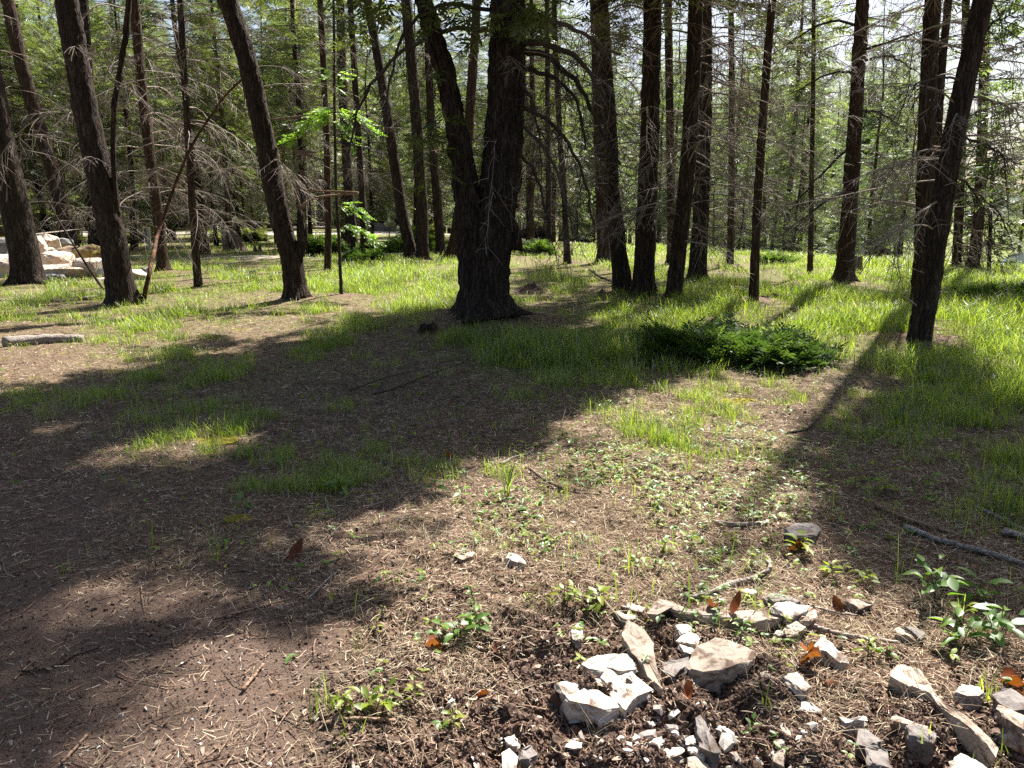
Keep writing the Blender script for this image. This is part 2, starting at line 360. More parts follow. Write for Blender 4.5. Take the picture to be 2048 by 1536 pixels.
# ------------------------------------------------------------------ mesh building
class Geo:
    def __init__(s): s.v, s.q, s.t, s.r, s.n, s.mq, s.mt = [], [], [], [], 0, [], []
    def add(s, v, q=None, t=None, rnd=None, mi=0):
        v = np.asarray(v, float).reshape(-1, 3)
        if q is not None and len(q): s.q.append(np.asarray(q, np.int64).reshape(-1, 4) + s.n); s.mq.append(np.full(len(s.q[-1]), mi))
        if t is not None and len(t): s.t.append(np.asarray(t, np.int64).reshape(-1, 3) + s.n); s.mt.append(np.full(len(s.t[-1]), mi))
        s.v.append(v); s.r.append(np.full(len(v), 0.5) if rnd is None else np.broadcast_to(np.asarray(rnd, float), (len(v),)))
        s.n += len(v)
    def mesh(s, name, mats, smooth_=False):
        me = D.meshes.new(name)
        if s.n == 0: return me
        v = np.concatenate(s.v)
        q = np.concatenate(s.q) if s.q else np.zeros((0, 4), np.int64)
        t = np.concatenate(s.t) if s.t else np.zeros((0, 3), np.int64)
        me.vertices.add(len(v)); me.vertices.foreach_set('co', v.ravel().astype(np.float32))
        me.loops.add(q.size + t.size); me.loops.foreach_set('vertex_index', np.concatenate([q.ravel(), t.ravel()]).astype(np.int32))
        me.polygons.add(len(q) + len(t))
        ls = np.concatenate([np.arange(len(q)) * 4, q.size + np.arange(len(t)) * 3]).astype(np.int32)
        me.polygons.foreach_set('loop_start', ls)
        me.polygons.foreach_set('material_index', np.concatenate(s.mq + s.mt if (s.mq or s.mt) else [np.zeros(0)]).astype(np.int32))
        me.polygons.foreach_set('use_smooth', np.full(len(q) + len(t), smooth_))
        a = me.attributes.new('rnd', 'FLOAT', 'POINT'); a.data.foreach_set('value', np.concatenate(s.r).astype(np.float32))
        for m in (mats if isinstance(mats, (list, tuple)) else [mats]): me.materials.append(m)
        me.update(calc_edges=True); me.validate()
        return me
def tube(g, pts, rad, sides=6, rnd=0.5, cap=True, ridges=None, mi=0):
    pts = np.asarray(pts, float); n = len(pts); rad = np.broadcast_to(np.asarray(rad, float), (n,))
    tan = np.gradient(pts, axis=0); tan /= np.linalg.norm(tan, axis=1)[:, None] + 1e-9
    ref = np.array([0, 1.0, 0.0]) if abs(tan[0][2]) > 0.6 else np.array([0, 0, 1.0])
    u = np.cross(tan, ref); u /= np.linalg.norm(u, axis=1)[:, None] + 1e-9
    w = np.cross(tan, u)
    a = np.arange(sides) / sides * 2 * math.pi
    R = rad[:, None] * np.ones(sides)[None]
    if ridges is not None: R = ridges(R, a, pts)
    ring = pts[:, None, :] + R[..., None] * (np.cos(a)[None, :, None] * u[:, None, :] + np.sin(a)[None, :, None] * w[:, None, :])
    v = ring.reshape(-1, 3)
    i = np.arange(n - 1)[:, None] * sides; j = np.arange(sides)[None]; k = (j + 1) % sides
    q = np.stack([i + j, i + k, i + sides + k, i + sides + j], -1).reshape(-1, 4)
    t = None
    if cap:
        v = np.vstack([v, pts[-1:], pts[:1]]); c = n * sides
        js = np.arange(sides); b = (n - 1) * sides
        t = np.vstack([np.stack([b + js, b + (js + 1) % sides, np.full(sides, c)], -1), np.stack([(js + 1) % sides, js, np.full(sides, c + 1)], -1)])
    g.add(v, q, t, rnd, mi)
def obj(name, me, parent=None, loc=None):
    o = D.objects.new(name, me); COL.objects.link(o)
    if parent is not None: o.parent = parent
    if loc is not None: o.location = loc
    return o
def tag(o, label, cat, group=None):
    o['label'] = label; o['category'] = cat
    if group: o['group'] = group
    return o
def empty(name, loc, rotz=0.0):
    o = D.objects.new(name, None); COL.objects.link(o); o.location = loc; o.rotation_euler = (0, 0, rotz); o.empty_display_size = 0.2
    return o
def spray_template(n_side, length, width, tw, seed):
    """Flat needled twig spray along +X: quads, as arrays (k,4,3)."""
    r = np.random.default_rng(seed); qs = []
    def blade(p, d, L, W, tilt):
        d = d / np.linalg.norm(d); s = np.cross(d, [0, 0, 1.0]); s /= np.linalg.norm(s) + 1e-9
        s = s * math.cos(tilt) + np.array([0, 0, 1.0]) * math.sin(tilt)
        m = p + d * L * 0.45; e = p + d * L
        qs.append([p, m - s * W, e, m + s * W])
    for k in range(3):
        blade(np.array([length * k / 3, 0, -0.04 * length * k]), np.array([1, 0, -0.12 * k]), length / 2.6, tw, r.uniform(-.5, .5))
    for k in range(n_side):
        t = 0.12 + 0.8 * (k + .5) / n_side; sd_ = 1 if k % 2 else -1
        L = width * (1.15 - t * 0.7) * r.uniform(.75, 1.2)
        blade(np.array([length * t, 0, -0.1 * length * t * t]), np.array([r.uniform(.45, .9), sd_, r.uniform(-.35, .12)]), L, tw * r.uniform(.8, 1.2), r.uniform(-.6, .6))
    return np.array(qs)
def place_sprays(g, tmpl, pos, yaw, pitch, scale, rnd, roll=None, mi=0):
    """Copies of spray templates into one mesh, vectorised."""
    n = len(pos)
    if n == 0: return
    which = rng.integers(0, len(tmpl), n)
    cy_, sy = np.cos(yaw), np.sin(yaw); cp, sp = np.cos(pitch), np.sin(pitch)
    roll = np.zeros(n) if roll is None else roll; cr_, sr = np.cos(roll), np.sin(roll)
    Z = np.zeros(n)
    Rz = np.stack([np.stack([cy_, -sy, Z], -1), np.stack([sy, cy_, Z], -1), np.stack([Z, Z, Z + 1], -1)], 1)
    Ry = np.stack([np.stack([cp, Z, -sp], -1), np.stack([Z, Z + 1, Z], -1), np.stack([sp, Z, cp], -1)], 1)
    Rx = np.stack([np.stack([Z + 1, Z, Z], -1), np.stack([Z, cr_, -sr], -1), np.stack([Z, sr, cr_], -1)], 1)
    R = Rz @ Ry @ Rx
    for k in range(len(tmpl)):
        s = which == k
        if not s.any(): continue
        T = tmpl[k].reshape(-1, 3)
        v = np.einsum('nij,kj->nki', R[s], T) * scale[s][:, None, None] + pos[s][:, None, :]
        m = T.shape[0]; cnt = s.sum()
        rr = np.repeat(rnd[s], m) + np.repeat(rng.uniform(-.22, .22, (cnt, m // 4)), 4, axis=1).ravel()
        g.add(v.reshape(-1, 3), np.arange(cnt * m).reshape(-1, 4), None, np.clip(rr, 0, 1), mi)

# ------------------------------------------------------------------ ground
def polar_ground():
    r1 = [0.25, 0.6, 0.9]; r = 1.1
    while r < 9: r1.append(r); r *= 1.0058
    while r < 70: r1.append(r); r *= 1.014
    while r < 6000: r1.append(r); r *= 1.09
    R = np.array(r1)
    fine_a = np.linspace(-41, 41, 600); coarse = np.linspace(41, 319, 71)[1:-1]
    A = np.radians(np.concatenate([fine_a, coarse]))
    RR, AA = np.meshgrid(R, A, indexing='ij')
    X, Y = RR * np.sin(AA), RR * np.cos(AA)
    H = h_fun(X.ravel(), Y.ravel())
    v = np.stack([X.ravel(), Y.ravel(), H], 1)
    nr, na = RR.shape
    i = np.arange(nr - 1)[:, None] * na; j = np.arange(na)[None]; k = (j + 1) % na
    q = np.stack([i + j, i + na + j, i + na + k, i + k], -1).reshape(-1, 4)
    g = Geo(); g.add(v, q)
    c = len(v)
    g2v = np.array([[0, 0, float(h_smooth(0., 0.))]])
    g.v.append(g2v); g.r.append(np.array([.5])); g.n += 1
    js = np.arange(na); g.t.append(np.stack([np.full(na, c), js, (js + 1) % na], -1)); g.mt.append(np.zeros(na))
    me = g.mesh("ground", M['ground'], True)
    vx, vy = np.append(v[:, 0], 0), np.append(v[:, 1], 0)
    gr = grass_map(vx, vy); rr = np.hypot(vx, vy)
    gr = np.where(vy < 0.5, 0.2, gr)
    far = smooth(20, 60, rr)
    gr = gr * (0.55 + 0.35 * far)
    px, py, _ = project(vx, np.maximum(vy, .9), 0.)
    road = ((vy > 66 + 0.02 * vx) & (vy < 77 + 0.02 * vx) & (vx < 1.0 + 0 * vx) & (vx > -60)).astype(float)
    path = np.exp(-((vy - (33 + 0.25 * vx + 1.5 * np.sin(vx * .3))) / 1.3) ** 2) * (vx < 0) * (vx > -32) * 0.55
    for nme, val in (('grass', np.clip(gr * (1 - road) * (1 - path) * (1 - tree_foot(vx, vy)), 0, 1)), ('bare', np.where(vy < .5, .4, bare_map(vx, vy))),
                     ('clod', clod_map(vx, vy)), ('road', np.clip(road + path, 0, 1)),
                     ('moss', np.clip(1.2 - 1.6 * bare_map(vx, vy) - clod_map(vx, vy), 0, 1))):
        a = me.attributes.new(nme, 'FLOAT', 'POINT'); a.data.foreach_set('value', val.astype(np.float32))
    o = obj("ground", me); o['kind'] = 'structure'
polar_ground()

def hills():
    g = Geo(); n = 160
    for k, (dist, hh, sd_) in enumerate(((2600, 150, 1.0), (3900, 330, 5.0))):
        az = np.linspace(-1.2, 1.35, n); rows = []
        for t in np.linspace(0, 1, 14):
            rr = dist + t * 900
            top = hh * (0.75 + 0.5 * fbm(az * 3, 0 * az, sd_, 4)) * smooth(-.2, .9, az + .25)
            z = -5 + top * np.sin(t * math.pi / 2) * (1 + 0.10 * fbm(az * 30, t * 4 + 0 * az, sd_, 3))
            rows.append(np.stack([rr * np.sin(az), rr * np.cos(az), z], 1))
        v = np.concatenate(rows); i = np.arange(13)[:, None] * n; j = np.arange(n - 1)[None]
        g.add(v, np.stack([i + j, i + j + 1, i + n + j + 1, i + n + j], -1).reshape(-1, 4))
    m, nn, out = nt("forested_hillside")
    c = ramp(nn, [(0.35, (0.020, 0.035, 0.022)), (0.6, (0.045, 0.065, 0.035)), (0.75, (0.12, 0.12, 0.07))], noise(nn, 0.02, 6, 0.7, coords(nn)).outputs[0])
    principled(nn, out, c.outputs[0], 1.0)
    o = obj("hills", g.mesh("hills", m, True)); o['kind'] = 'structure'
hills()

# ------------------------------------------------------------------ trees
TW_HERO = [spray_template(10, .46, .24, .024, s) for s in range(5)]
TW_FAR = [spray_template(19, .62, .30, .0145, 20 + s) for s in range(5)]
TW_FINE = [spray_template(12, .17, .08, .0075, 40 + s) for s in range(5)]
TW_LARCH = [spray_template(12, .40, .13, .018, 60 + s) for s in range(4)]

def dead_branch_mesh(seed, L=2.0, r0=.012, droop=.5, n2=13, n3=4, thick=1.0, mat='dead', sides=4):
    r = np.random.default_rng(seed); g = Geo()
    ts = np.linspace(0, 1, 9)
    bend = r.uniform(-.35, .35)
    main = np.stack([L * ts * (1 - .12 * ts), L * bend * ts ** 2 + .03 * L * np.cumsum(r.normal(0, .4, 9)) / 3, L * (.12 * ts - droop * ts ** 2) + .015 * L * r.normal(0, 1, 9).cumsum() / 3], 1)
    main[0] = 0
    rd = np.maximum(r0 * (1 - ts) ** .8, .003 * thick)
    tube(g, main, rd, sides, r.uniform(.3, .8))
    def pt(P, t):
        i = min(int(t * (len(P) - 1)), len(P) - 2); f = t * (len(P) - 1) - i
        return P[i] * (1 - f) + P[i + 1] * f, P[i + 1] - P[i]
    for k in range(n2):
        t = r.uniform(.15, .98); p, d = pt(main, t); d = d / np.linalg.norm(d)
        side = np.cross(d, [0, 0, 1]); side /= np.linalg.norm(side) + 1e-9
        dirn = d * r.uniform(.4, 1.0) + side * r.choice([-1, 1]) * r.uniform(.5, 1.1) + np.array([0, 0, r.uniform(-.7, .25)])
        dirn /= np.linalg.norm(dirn); l2 = L * r.uniform(.12, .38) * (1.15 - .5 * t)
        tt = np.linspace(0, 1, 5)[:, None]
        sec = p + dirn * l2 * tt + np.array([0, 0, -1]) * l2 * .35 * tt ** 2 + r.normal(0, .02 * l2, (5, 3)) * tt
        tube(g, sec, np.linspace(r0 * .38, .0025 * thick, 5), 3, r.uniform(0, 1), cap=False)
        for _ in range(n3):
            q, dd = pt(sec, r.uniform(.2, .95)); dd = dd / np.linalg.norm(dd)
            dn = dd + r.normal(0, .65, 3) + np.array([0, 0, -.2]); dn /= np.linalg.norm(dn); l3 = l2 * r.uniform(.2, .5)
            te = np.stack([q, q + dn * l3 * .55 + [0, 0, -.02 * l3], q + dn * l3 + [0, 0, -.12 * l3]])
            tube(g, te, np.array([.0035, .003, .002]) * thick, 3, r.uniform(0, 1), cap=False)
    return g.mesh("dead_branch", M[mat])
DEAD = [dead_branch_mesh(100 + k, L=random.uniform(1.7, 2.9), droop=random.uniform(.2, .85), r0=.014, n2=15, n3=3) for k in range(9)]
DEAD_SHORT = [dead_branch_mesh(140 + k, L=random.uniform(.7, 1.2), r0=.008, droop=random.uniform(0, .4), n2=8, n3=3) for k in range(5)]

HEROES = []
def bark_ridges(amp, k1=9., seed=0.):
    def f(R, a, pts):
        z = pts[:, 2][:, None]; ca, sa = np.cos(a)[None], np.sin(a)[None]
        n1 = fbm(ca * k1 * .35 + seed, sa * k1 * .35 + seed, z * 1.6, 3)
        n2 = fbm(ca * k1 + seed, sa * k1, z * 5.0, 3, .6)
        zb = np.maximum(z - z.min(), 0)
        lobes = .42 * np.exp(-zb / .16) * np.maximum(0, np.sin(a[None] * 4 + seed) + .5 * np.sin(a[None] * 7 + 2 * seed))
        return R * (1 + .05 * n1 + (lobes if amp > .011 else 0)) + amp * (np.abs(n2) * 1.8 - .5)
    return f
def trunk_path(pts_px, Y, H):
    P = np.array([at_depth(px, py, Y) for px, py in pts_px])
    P = P[np.argsort(P[:, 2])]
    P[0, 2] = float(h_fun(P[0, 0], P[0, 1])) - .06
    if P[-1, 2] < H:
        d = (P[-1] - P[-2]); d = d / d[2]
        z0 = P[-1, 2]; zs = np.linspace(z0, H, 6)[1:]
        ext = []
        for z in zs:
            t = z - z0; ext.append([P[-1, 0] + d[0] * t * (1 - .35 * t / max(H - z0, .1)), P[-1, 1] + 0.0, z])
        P = np.vstack([P, ext])
    return P
def resample(P, step):
    L = np.concatenate([[0], np.cumsum(np.linalg.norm(np.diff(P, axis=0), axis=1))])
    n = max(int(L[-1] / step), 6); s = np.linspace(0, L[-1], n)
    Q = np.stack([np.interp(s, L, P[:, k]) for k in range(3)], 1)
    for _ in range(3):
        Q[1:-1] = .25 * Q[:-2] + .5 * Q[1:-1] + .25 * Q[2:]
    return Q, s
def crown_into(path, H, z0, rmax, n_br, seed, filt=True, tm=TW_HERO, lean=0.0, dens=1.0, spscale=1.0, wood=.008):
    """Living crown: branches with flat needle sprays, shaped for its shadow where filtered. Returns (wood, needles)."""
    r = np.random.default_rng(seed)
    gw, gn = Geo(), Geo(); poss, yaws, pits, rl, sc, rn = [], [], [], [], [], []
    zs = z0 + (H - .3 - z0) * r.beta(1.0, 1.25, n_br)
    for z in zs:
        f = (z - z0) / (H - z0)
        R = rmax * (1 - f) ** .75 * r.uniform(.65, 1.1) * min(1, .55 + f * 4) + .25
        i = np.searchsorted(path[:, 2], z); i = min(max(i, 1), len(path) - 1)
        w = (z - path[i - 1, 2]) / max(path[i, 2] - path[i - 1, 2], 1e-6); p0 = path[i - 1] * (1 - w) + path[i] * w
        az = r.uniform(0, 2 * math.pi); d = np.array([math.cos(az), math.sin(az), 0])
        tilt = .45 * f - .05 + r.uniform(-.1, .12)
        k = max(int(R / .26 * dens), 2); t = np.sort(r.uniform(.22, 1.0, k)); 
        pt = p0 + d * (R * t)[:, None] + np.array([0, 0, 1.0]) * (R * (tilt * t - .32 * t ** 2))[:, None]
        lat = np.array([-d[1], d[0], 0]) * (r.uniform(-.5, .5, k) * R * .35 * (1.1 - t))[:, None]
        pp = pt + lat
        if filt:  # drops sprays whose shadow would fall on ground wanted sunlit
            s = (pp[:, 2]) / SUN[2]
            gx, gy = pp[:, 0] - SUN[0] * s, pp[:, 1] - SUN[1] * s
            off = d * .26
            ex = [(0., 1.), (1., 1.), (2., .85)]
            lit = 0
            for e_, wt in ex:
                lit = np.maximum(lit, wt * light_map(gx + off[0] * e_, gy + off[1] * e_, .25))
            dap = fbm(gx * 1.5, gy * 2.2, 33., 3, .6)
            lit = np.maximum(lit, .95 * smooth(.48, .62, dap))  # extra crown gaps added to let sun dapples through
            lit = np.where(gy < .6, .25, lit)
            keep = r.uniform(0, 1, k) > smooth(.15, .78, lit) * .997
        else: keep = np.ones(k, bool)
        if not keep.any(): 
            continue
        te = t[keep].max(); tt = np.linspace(0, te, 5)
        line = p0 + d * (R * tt)[:, None] + np.array([0, 0, 1.0]) * (R * (tilt * tt - .32 * tt ** 2))[:, None]
        tube(gw, line, np.linspace(wood * (R / 2 + .3), .003, 5), 3, r.uniform(0, 1), cap=False)
        poss.append(pp[keep]); m = keep.sum(); yaws.append(az + r.uniform(-.9, .9, m)); pits.append(r.uniform(-.55, .2, m)); rl.append(r.uniform(-.5, .5, m))
        sc.append(r.uniform(.75, 1.3, m) * spscale); rn.append(np.full(m, r.uniform(.2, .8)))
    if poss:
        place_sprays(gn, tm, np.concatenate(poss), np.concatenate(yaws), np.concatenate(pits), np.concatenate(sc), np.concatenate(rn), np.concatenate(rl))
    return gw, gn
def add_dead(root, path, rad, n, z0, z1, smin, smax, seed, side=None, protos=None, local=True):
    r = np.random.default_rng(seed); loc = np.array(root.location)
    for k in range(n):
        z = z0 + (z1 - z0) * (k + r.uniform(0, 1)) / n
        i = min(max(np.searchsorted(path[:, 2], z), 1), len(path) - 1)
        w = (z - path[i - 1, 2]) / max(path[i, 2] - path[i - 1, 2], 1e-6); p = path[i - 1] * (1 - w) + path[i] * w
        rr = np.interp(z, path[:, 2], rad)
        az = r.uniform(0, 2 * math.pi) if side is None else (side + r.normal(0, .7))
        p = p + np.array([math.cos(az), math.sin(az), 0]) * rr * .8
        o = D.objects.new("dead_branch", (protos or DEAD)[r.integers(0, len(protos or DEAD))]); COL.objects.link(o)
        o.parent = root; o.location = p - loc; s = r.uniform(smin, smax)
        o.scale = (s, s, s); o.rotation_euler = (r.uniform(-.5, .5), r.uniform(-.35, .3), az)
def hero(pts, w0, w1, label, bark='bark', H=17, crown=(.4, 2.6, 130), dead=(14, 1.5, 6.5, .6, 1.1), seed=1, name='conifer_tree', flare=1.25,
         sides=28, amp=.014, side=None, group='tall conifers of the clearing', dens=1.0, filt=True, short=False, mat='fir', cat='tree', tm=None, step=.09):
    base = ground_at(*pts[0]); Y = base[1]
    P = trunk_path(pts, Y, H); Q, s = resample(P, step)
    k = Y / F * math.hypot(1, (pts[0][0] - 1024) / F) * .90
    r0, r1 = w0 * k / 2, w1 * k / 2
    zt = EYE + Y * math.tan(math.radians(26.57) - TILT)
    zz = Q[:, 2]
    rad = np.where(zz < zt, r0 + (r1 - r0) * np.clip((zz - zz[0]) / max(zt - zz[0], .1), 0, 1) ** .8, r1 * np.clip((H - zz) / max(H - zt, .1), .03, 1) ** .8)
    rad = rad * (1 + (flare - 1) * np.exp(-(zz - zz[0]) / .22)) 
    root = empty(name, (base[0], base[1], float(h_fun(base[0], base[1]))))
    tag(root, label, cat, group)
    loc = np.array(root.location)
    g = Geo(); tube(g, Q - loc, rad, sides, .5, ridges=bark_ridges(min(amp, rad.mean() * .12), 9. if r0 > .15 else 6., seed * 3.7))
    obj("trunk", g.mesh("trunk", M[bark], True), root)
    if crown:
        gw, gn = crown_into(Q, H, H * crown[0], crown[1], crown[2], seed * 13 + 5, filt=filt, dens=dens, tm=tm or TW_HERO)
        if gw.n:
            gw.v = [v - loc for v in gw.v]; obj("branches", gw.mesh("branches", M['limb']), root)['kind'] = 'stuff'
        if gn.n:
            gn.v = [v - loc for v in gn.v]; obj("crown", gn.mesh("crown", M[mat]), root)
    if dead:
        add_dead(root, Q, rad, *dead, seed=seed * 7 + 1, side=side, protos=DEAD_SHORT if short else None)
    HEROES.append((pts[0][0], Y, label, root, Q, rad))
    return root, Q, rad

# --- left side
tA = hero([(58,568),(42,470),(22,370),(6,300),(-14,200),(-40,80)], 52, 40, "thick dark leaning trunk at the left edge, in front of the pale boulders", seed=1, H=16, dead=(16,1.2,6,.6,1.1), crown=(.42,2.6,120))
tB = hero([(246,608),(226,480),(196,340),(165,190),(133,0)], 52, 38, "dark furrowed trunk leaning left, with a thin second stem rising from its right side", seed=2, H=16, dead=(10,2.2,6,.5,1.0), amp=.02, crown=(.40,2.8,150))
def extra_stem(t, pts, w0, w1, name='side_stem', bark='bark', H=None, Yoff=0.0, sides=14, amp=.01):
    root, Q, rad = t; Y = Q[0, 1] + Yoff
    P = np.array([at_depth(px, py, Y) for px, py in pts]); P = P[np.argsort(P[:, 2])]
    if H:
        d = P[-1] - P[-2]; d = d / d[2]; P = np.vstack([P, [P[-1] + d * (z - P[-1, 2]) for z in np.linspace(P[-1, 2], H, 5)[1:]]])
    R, s = resample(P, .09); k = Y / F
    f = np.clip((R[:, 2] - R[0, 2]) / ((P[-6, 2] if H else R[-1, 2]) - R[0, 2] + 1e-6), 0, 1) if abs(R[-1, 2] - R[0, 2]) > .8 else np.linspace(0, 1, len(R)); rr = (w0 + (w1 - w0) * f) * k / 2
    if H: rr = np.where(R[:, 2] > 5.5, rr * np.clip((H - R[:, 2]) / (H - 5.5), .04, 1), rr)
    g = Geo(); tube(g, R - np.array(root.location), rr, sides, .5, ridges=bark_ridges(amp, 7., 3.3))
    obj(name, g.mesh(name, M[bark], True), root); return R, rr
extra_stem(tB, [(236,430),(229,370),(226,300),(228,210),(240,140),(252,70),(258,0)], 9, 9, H=10)
tC = hero([(150,515),(108,350),(75,240),(45,140),(15,0)], 26, 21, "paler brown trunk leaning far left behind the boulder pile", bark='bark_brown', seed=3, H=17, crown=(.42,2.4,100))
t5 = hero([(192,506),(187,380),(178,200),(166,0)], 26, 17, "straight dark trunk right behind the mossy boulder", seed=4, H=17, crown=(.38,2.4,110), dead=(34,1.2,7,.8,1.4))
t6 = hero([(328,545),(318,450),(302,330),(286,200),(268,0)], 21, 17, "brown-grey trunk behind the orange leaning pole, bristling with dead twigs", bark='bark_brown', seed=5, H=15, crown=(.45,2.2,100), dead=(52,1.0,7,.8,1.4))
t7 = hero([(396,566),(388,460),(378,300),(368,140),(360,0)], 16, 11, "slim straight trunk halfway between the leaning pole and the forked trunk", bark='bark_brown', seed=6, H=12, crown=(.5,1.6,60), dead=(38,1.2,6.5,.6,1.2), sides=18, amp=.008)
tD = hero([(594,600),(584,520),(560,440),(532,290),(492,110),(455,0)], 44, 36, "dark leaning trunk with a broken fork stub and rough knot low on its right", seed=7, H=16, dead=(9,2.2,6,.5,1.1), amp=.024, crown=(.38,3.0,180))
extra_stem(tD, [(592,520),(602,498),(606,470),(604,440),(600,425)], 22, 11, 'fork_stub', sides=18, amp=.02)
for kk, lp in enumerate(([(604,440),(601,412),(592,385),(582,368)], [(602,415),(612,402),(640,392),(680,390),(705,385)], [(600,382),(625,378),(660,382),(690,388),(728,386)])):
    extra_stem(tD, lp, 6, 2.5, 'dead_branch', 'stick', sides=6, amp=0)
extra_stem(tD, [(540,240),(570,236),(600,232),(630,229)], 5, 2, 'dead_branch', 'stick', sides=6, amp=0)
extra_stem(tD, [(552,298),(580,306),(625,312),(645,305)], 5, 2, 'dead_branch', 'stick', sides=6, amp=0)
t10 = hero([(655,548),(657,440),(654,300),(648,150),(640,0)], 14, 12, "thin reddish trunk between the forked trunk and the bright green sapling", bark='bark_brown', seed=8, H=15, crown=(.42,1.9,80), dead=(18,2,7,.5,1.0), sides=18, amp=.008)
# bright green larch sapling
t11 = hero([(683,594),(678,480),(672,380),(669,220),(668,60),(667,0)], 7.5, 5, "whip-thin sapling carrying bright fresh green larch sprays", bark='bark_thin', seed=9, H=6.6, crown=None, dead=(14,2.2,5.5,.5,.9), sides=10, amp=.003, short=True, name='larch_sapling')
def larch_sprays():
    root, Q, rad = t11; g = Geo(); gw = Geo(); Y = Q[0, 1]; loc = np.array(root.location)
    for a, b, n in (((669,215),(598,290),48), ((670,225),(642,262),26), ((670,225),(752,268),40), ((669,245),(716,296),26), ((677,415),(732,434),28), ((680,455),(742,480),28), ((668,190),(700,150),12), ((676,150),(655,170),8)):
        A, B = at_depth(*a, Y), at_depth(*b, Y); B[1] += rng.uniform(-.5, 0)
        t = np.linspace(0, 1, n); line = A + (B - A) * t[:, None] + np.array([0, 0, .12]) * np.sin(t * math.pi)[:, None]
        tube(gw, line - loc, np.linspace(.008, .003, n), 4, .5)
        yaw0 = math.atan2(B[1] - A[1], B[0] - A[0]); p = line[2:] + rng.normal(0, .035, (n - 2, 3))
        place_sprays(g, TW_LARCH, p - loc, yaw0 + rng.uniform(-.9, .9, n - 2), rng.uniform(-.7, .1, n - 2), rng.uniform(.45, .85, n - 2), rng.uniform(.3, .9, n - 2), rng.uniform(-.5, .5, n - 2))
    obj('crown', g.mesh('crown', M['larch']), root); obj('branches', gw.mesh('branches', M['limb']), root)['kind'] = 'stuff'
larch_sprays()
t12 = hero([(708,507),(700,420),(692,300),(684,150),(680,0)], 22, 15, "dark trunk just right of the sapling, the left one of a close pair", seed=10, H=17, crown=(.4,2.3,110), dead=(24,2,8,.6,1.1))
t12b = hero([(729,509),(724,400),(716,250),(706,100),(700,0)], 15, 11, "slimmer dark trunk, the right one of the close pair right of the sapling", seed=11, H=17, crown=(.4,1.9,90), dead=(14,3,8,.5,1.0), sides=18)
t13 = hero([(825,522),(805,430),(788,320),(762,150),(735,0)], 26, 16, "left-leaning trunk crossing the foot of a straight one, left of the big double tree", seed=12, H=17, crown=(.42,2.2,100), dead=(10,3,8,.6,1.1))
t14 = hero([(846,523),(843,400),(834,250),(821,100),(812,0)], 27, 20, "straight furrowed trunk beside the left-leaning one, left of the big double tree", seed=13, H=18, crown=(.42,2.4,110), dead=(8,3,8,.6,1.0))
t15 = hero([(882,511),(874,400),(862,250),(853,0)], 20, 14, "slim dark trunk third from the left in the row left of the big double tree", seed=14, H=18, crown=(.4,2.1,100), dead=(12,3,8,.6,1.1))
t16 = hero([(903,520),(915,455),(925,380),(935,300),(948,100),(955,0)], 27, 16, "trunk leaning right into the outline of the big double tree", bark='bark_brown', seed=15, H=17, crown=(.42,2.0,90), dead=(6,4,8,.6,1.0), flare=1.5)
# --- the big double tree
tE = hero([(968,655),(966,600),(972,540),(985,460),(1002,350),(1012,200),(1016,60),(1016,0)], 102, 66, "huge double-stemmed fir standing on a needle mound in the middle of the clearing", seed=16, H=19, crown=(.30,4.9,440), dens=2.0, dead=(10,2.2,5,.5,.9), sides=80, amp=.042, flare=1.42, step=.05, name='double_stemmed_fir')  # unseen crown widened and thickened to shade the ground at left
extra_stem(tE, [(958,640),(946,560),(944,500),(938,430),(928,350),(916,270),(896,170),(872,80),(848,0)], 58, 27, 'second_stem', H=14, Yoff=-.10, sides=48, amp=.028)
extra_stem(tE, [(1028,500),(1034,478),(1030,455),(1018,435)], 26, 12, 'burl', Yoff=.05, sides=20, amp=.02)
def limb_part(t, pts, w0, w1, seed, ntw=16, Y1=0.0, name='limb', mat='limb', tw_len=.55, hang=.8):
    root, Q, rad = t; Y = Q[0, 1]; loc = np.array(root.location); r = np.random.default_rng(seed)
    P = np.array([at_depth(px, py, Y + Y1 * k / (len(pts) - 1)) for k, (px, py) in enumerate(pts)])
    L = np.concatenate([[0], np.cumsum(np.linalg.norm(np.diff(P, axis=0), axis=1))]); s = np.linspace(0, L[-1], 16)
    R = np.stack([np.interp(s, L, P[:, k]) for k in range(3)], 1)
    for _ in range(2): R[1:-1] = .25 * R[:-2] + .5 * R[1:-1] + .25 * R[2:]
    R[1:] += r.normal(0, .012, (15, 3))
    g = Geo(); tube(g, R - loc, np.linspace(w0, w1, 16) * Y / F / 2, 7, .4)
    for k in range(ntw):
        i = r.integers(3, 15); p = R[i]; d = (R[i] - R[i - 1]); d /= np.linalg.norm(d)
        dn = d * r.uniform(.1, .7) + r.normal(0, .45, 3) + np.array([0, 0, -hang]); dn /= np.linalg.norm(dn); l = tw_len * r.uniform(.5, 1.6)
        tt = np.linspace(0, 1, 6)[:, None]; T = p + dn * l * tt + np.array([0, 0, -.2]) * l * tt ** 2 + r.normal(0, .025 * l, (6, 3)) * tt
        tube(g, T - loc, np.linspace(.007, .003, 6), 3, r.uniform(0, 1), cap=False)
        for _ in range(6):
            q = T[r.integers(1, 6)]; e = r.normal(0, 1, 3) + np.array([0, 0, -.4]); e /= np.linalg.norm(e); ll = l * r.uniform(.15, .45)
            tube(g, np.stack([q, q + e * ll * .5, q + e * ll + [0, 0, -.1 * ll]]) - loc, [.0035, .003, .002], 3, r.uniform(0, 1), cap=False)
    obj(name, g.mesh(name, M[mat]), root)
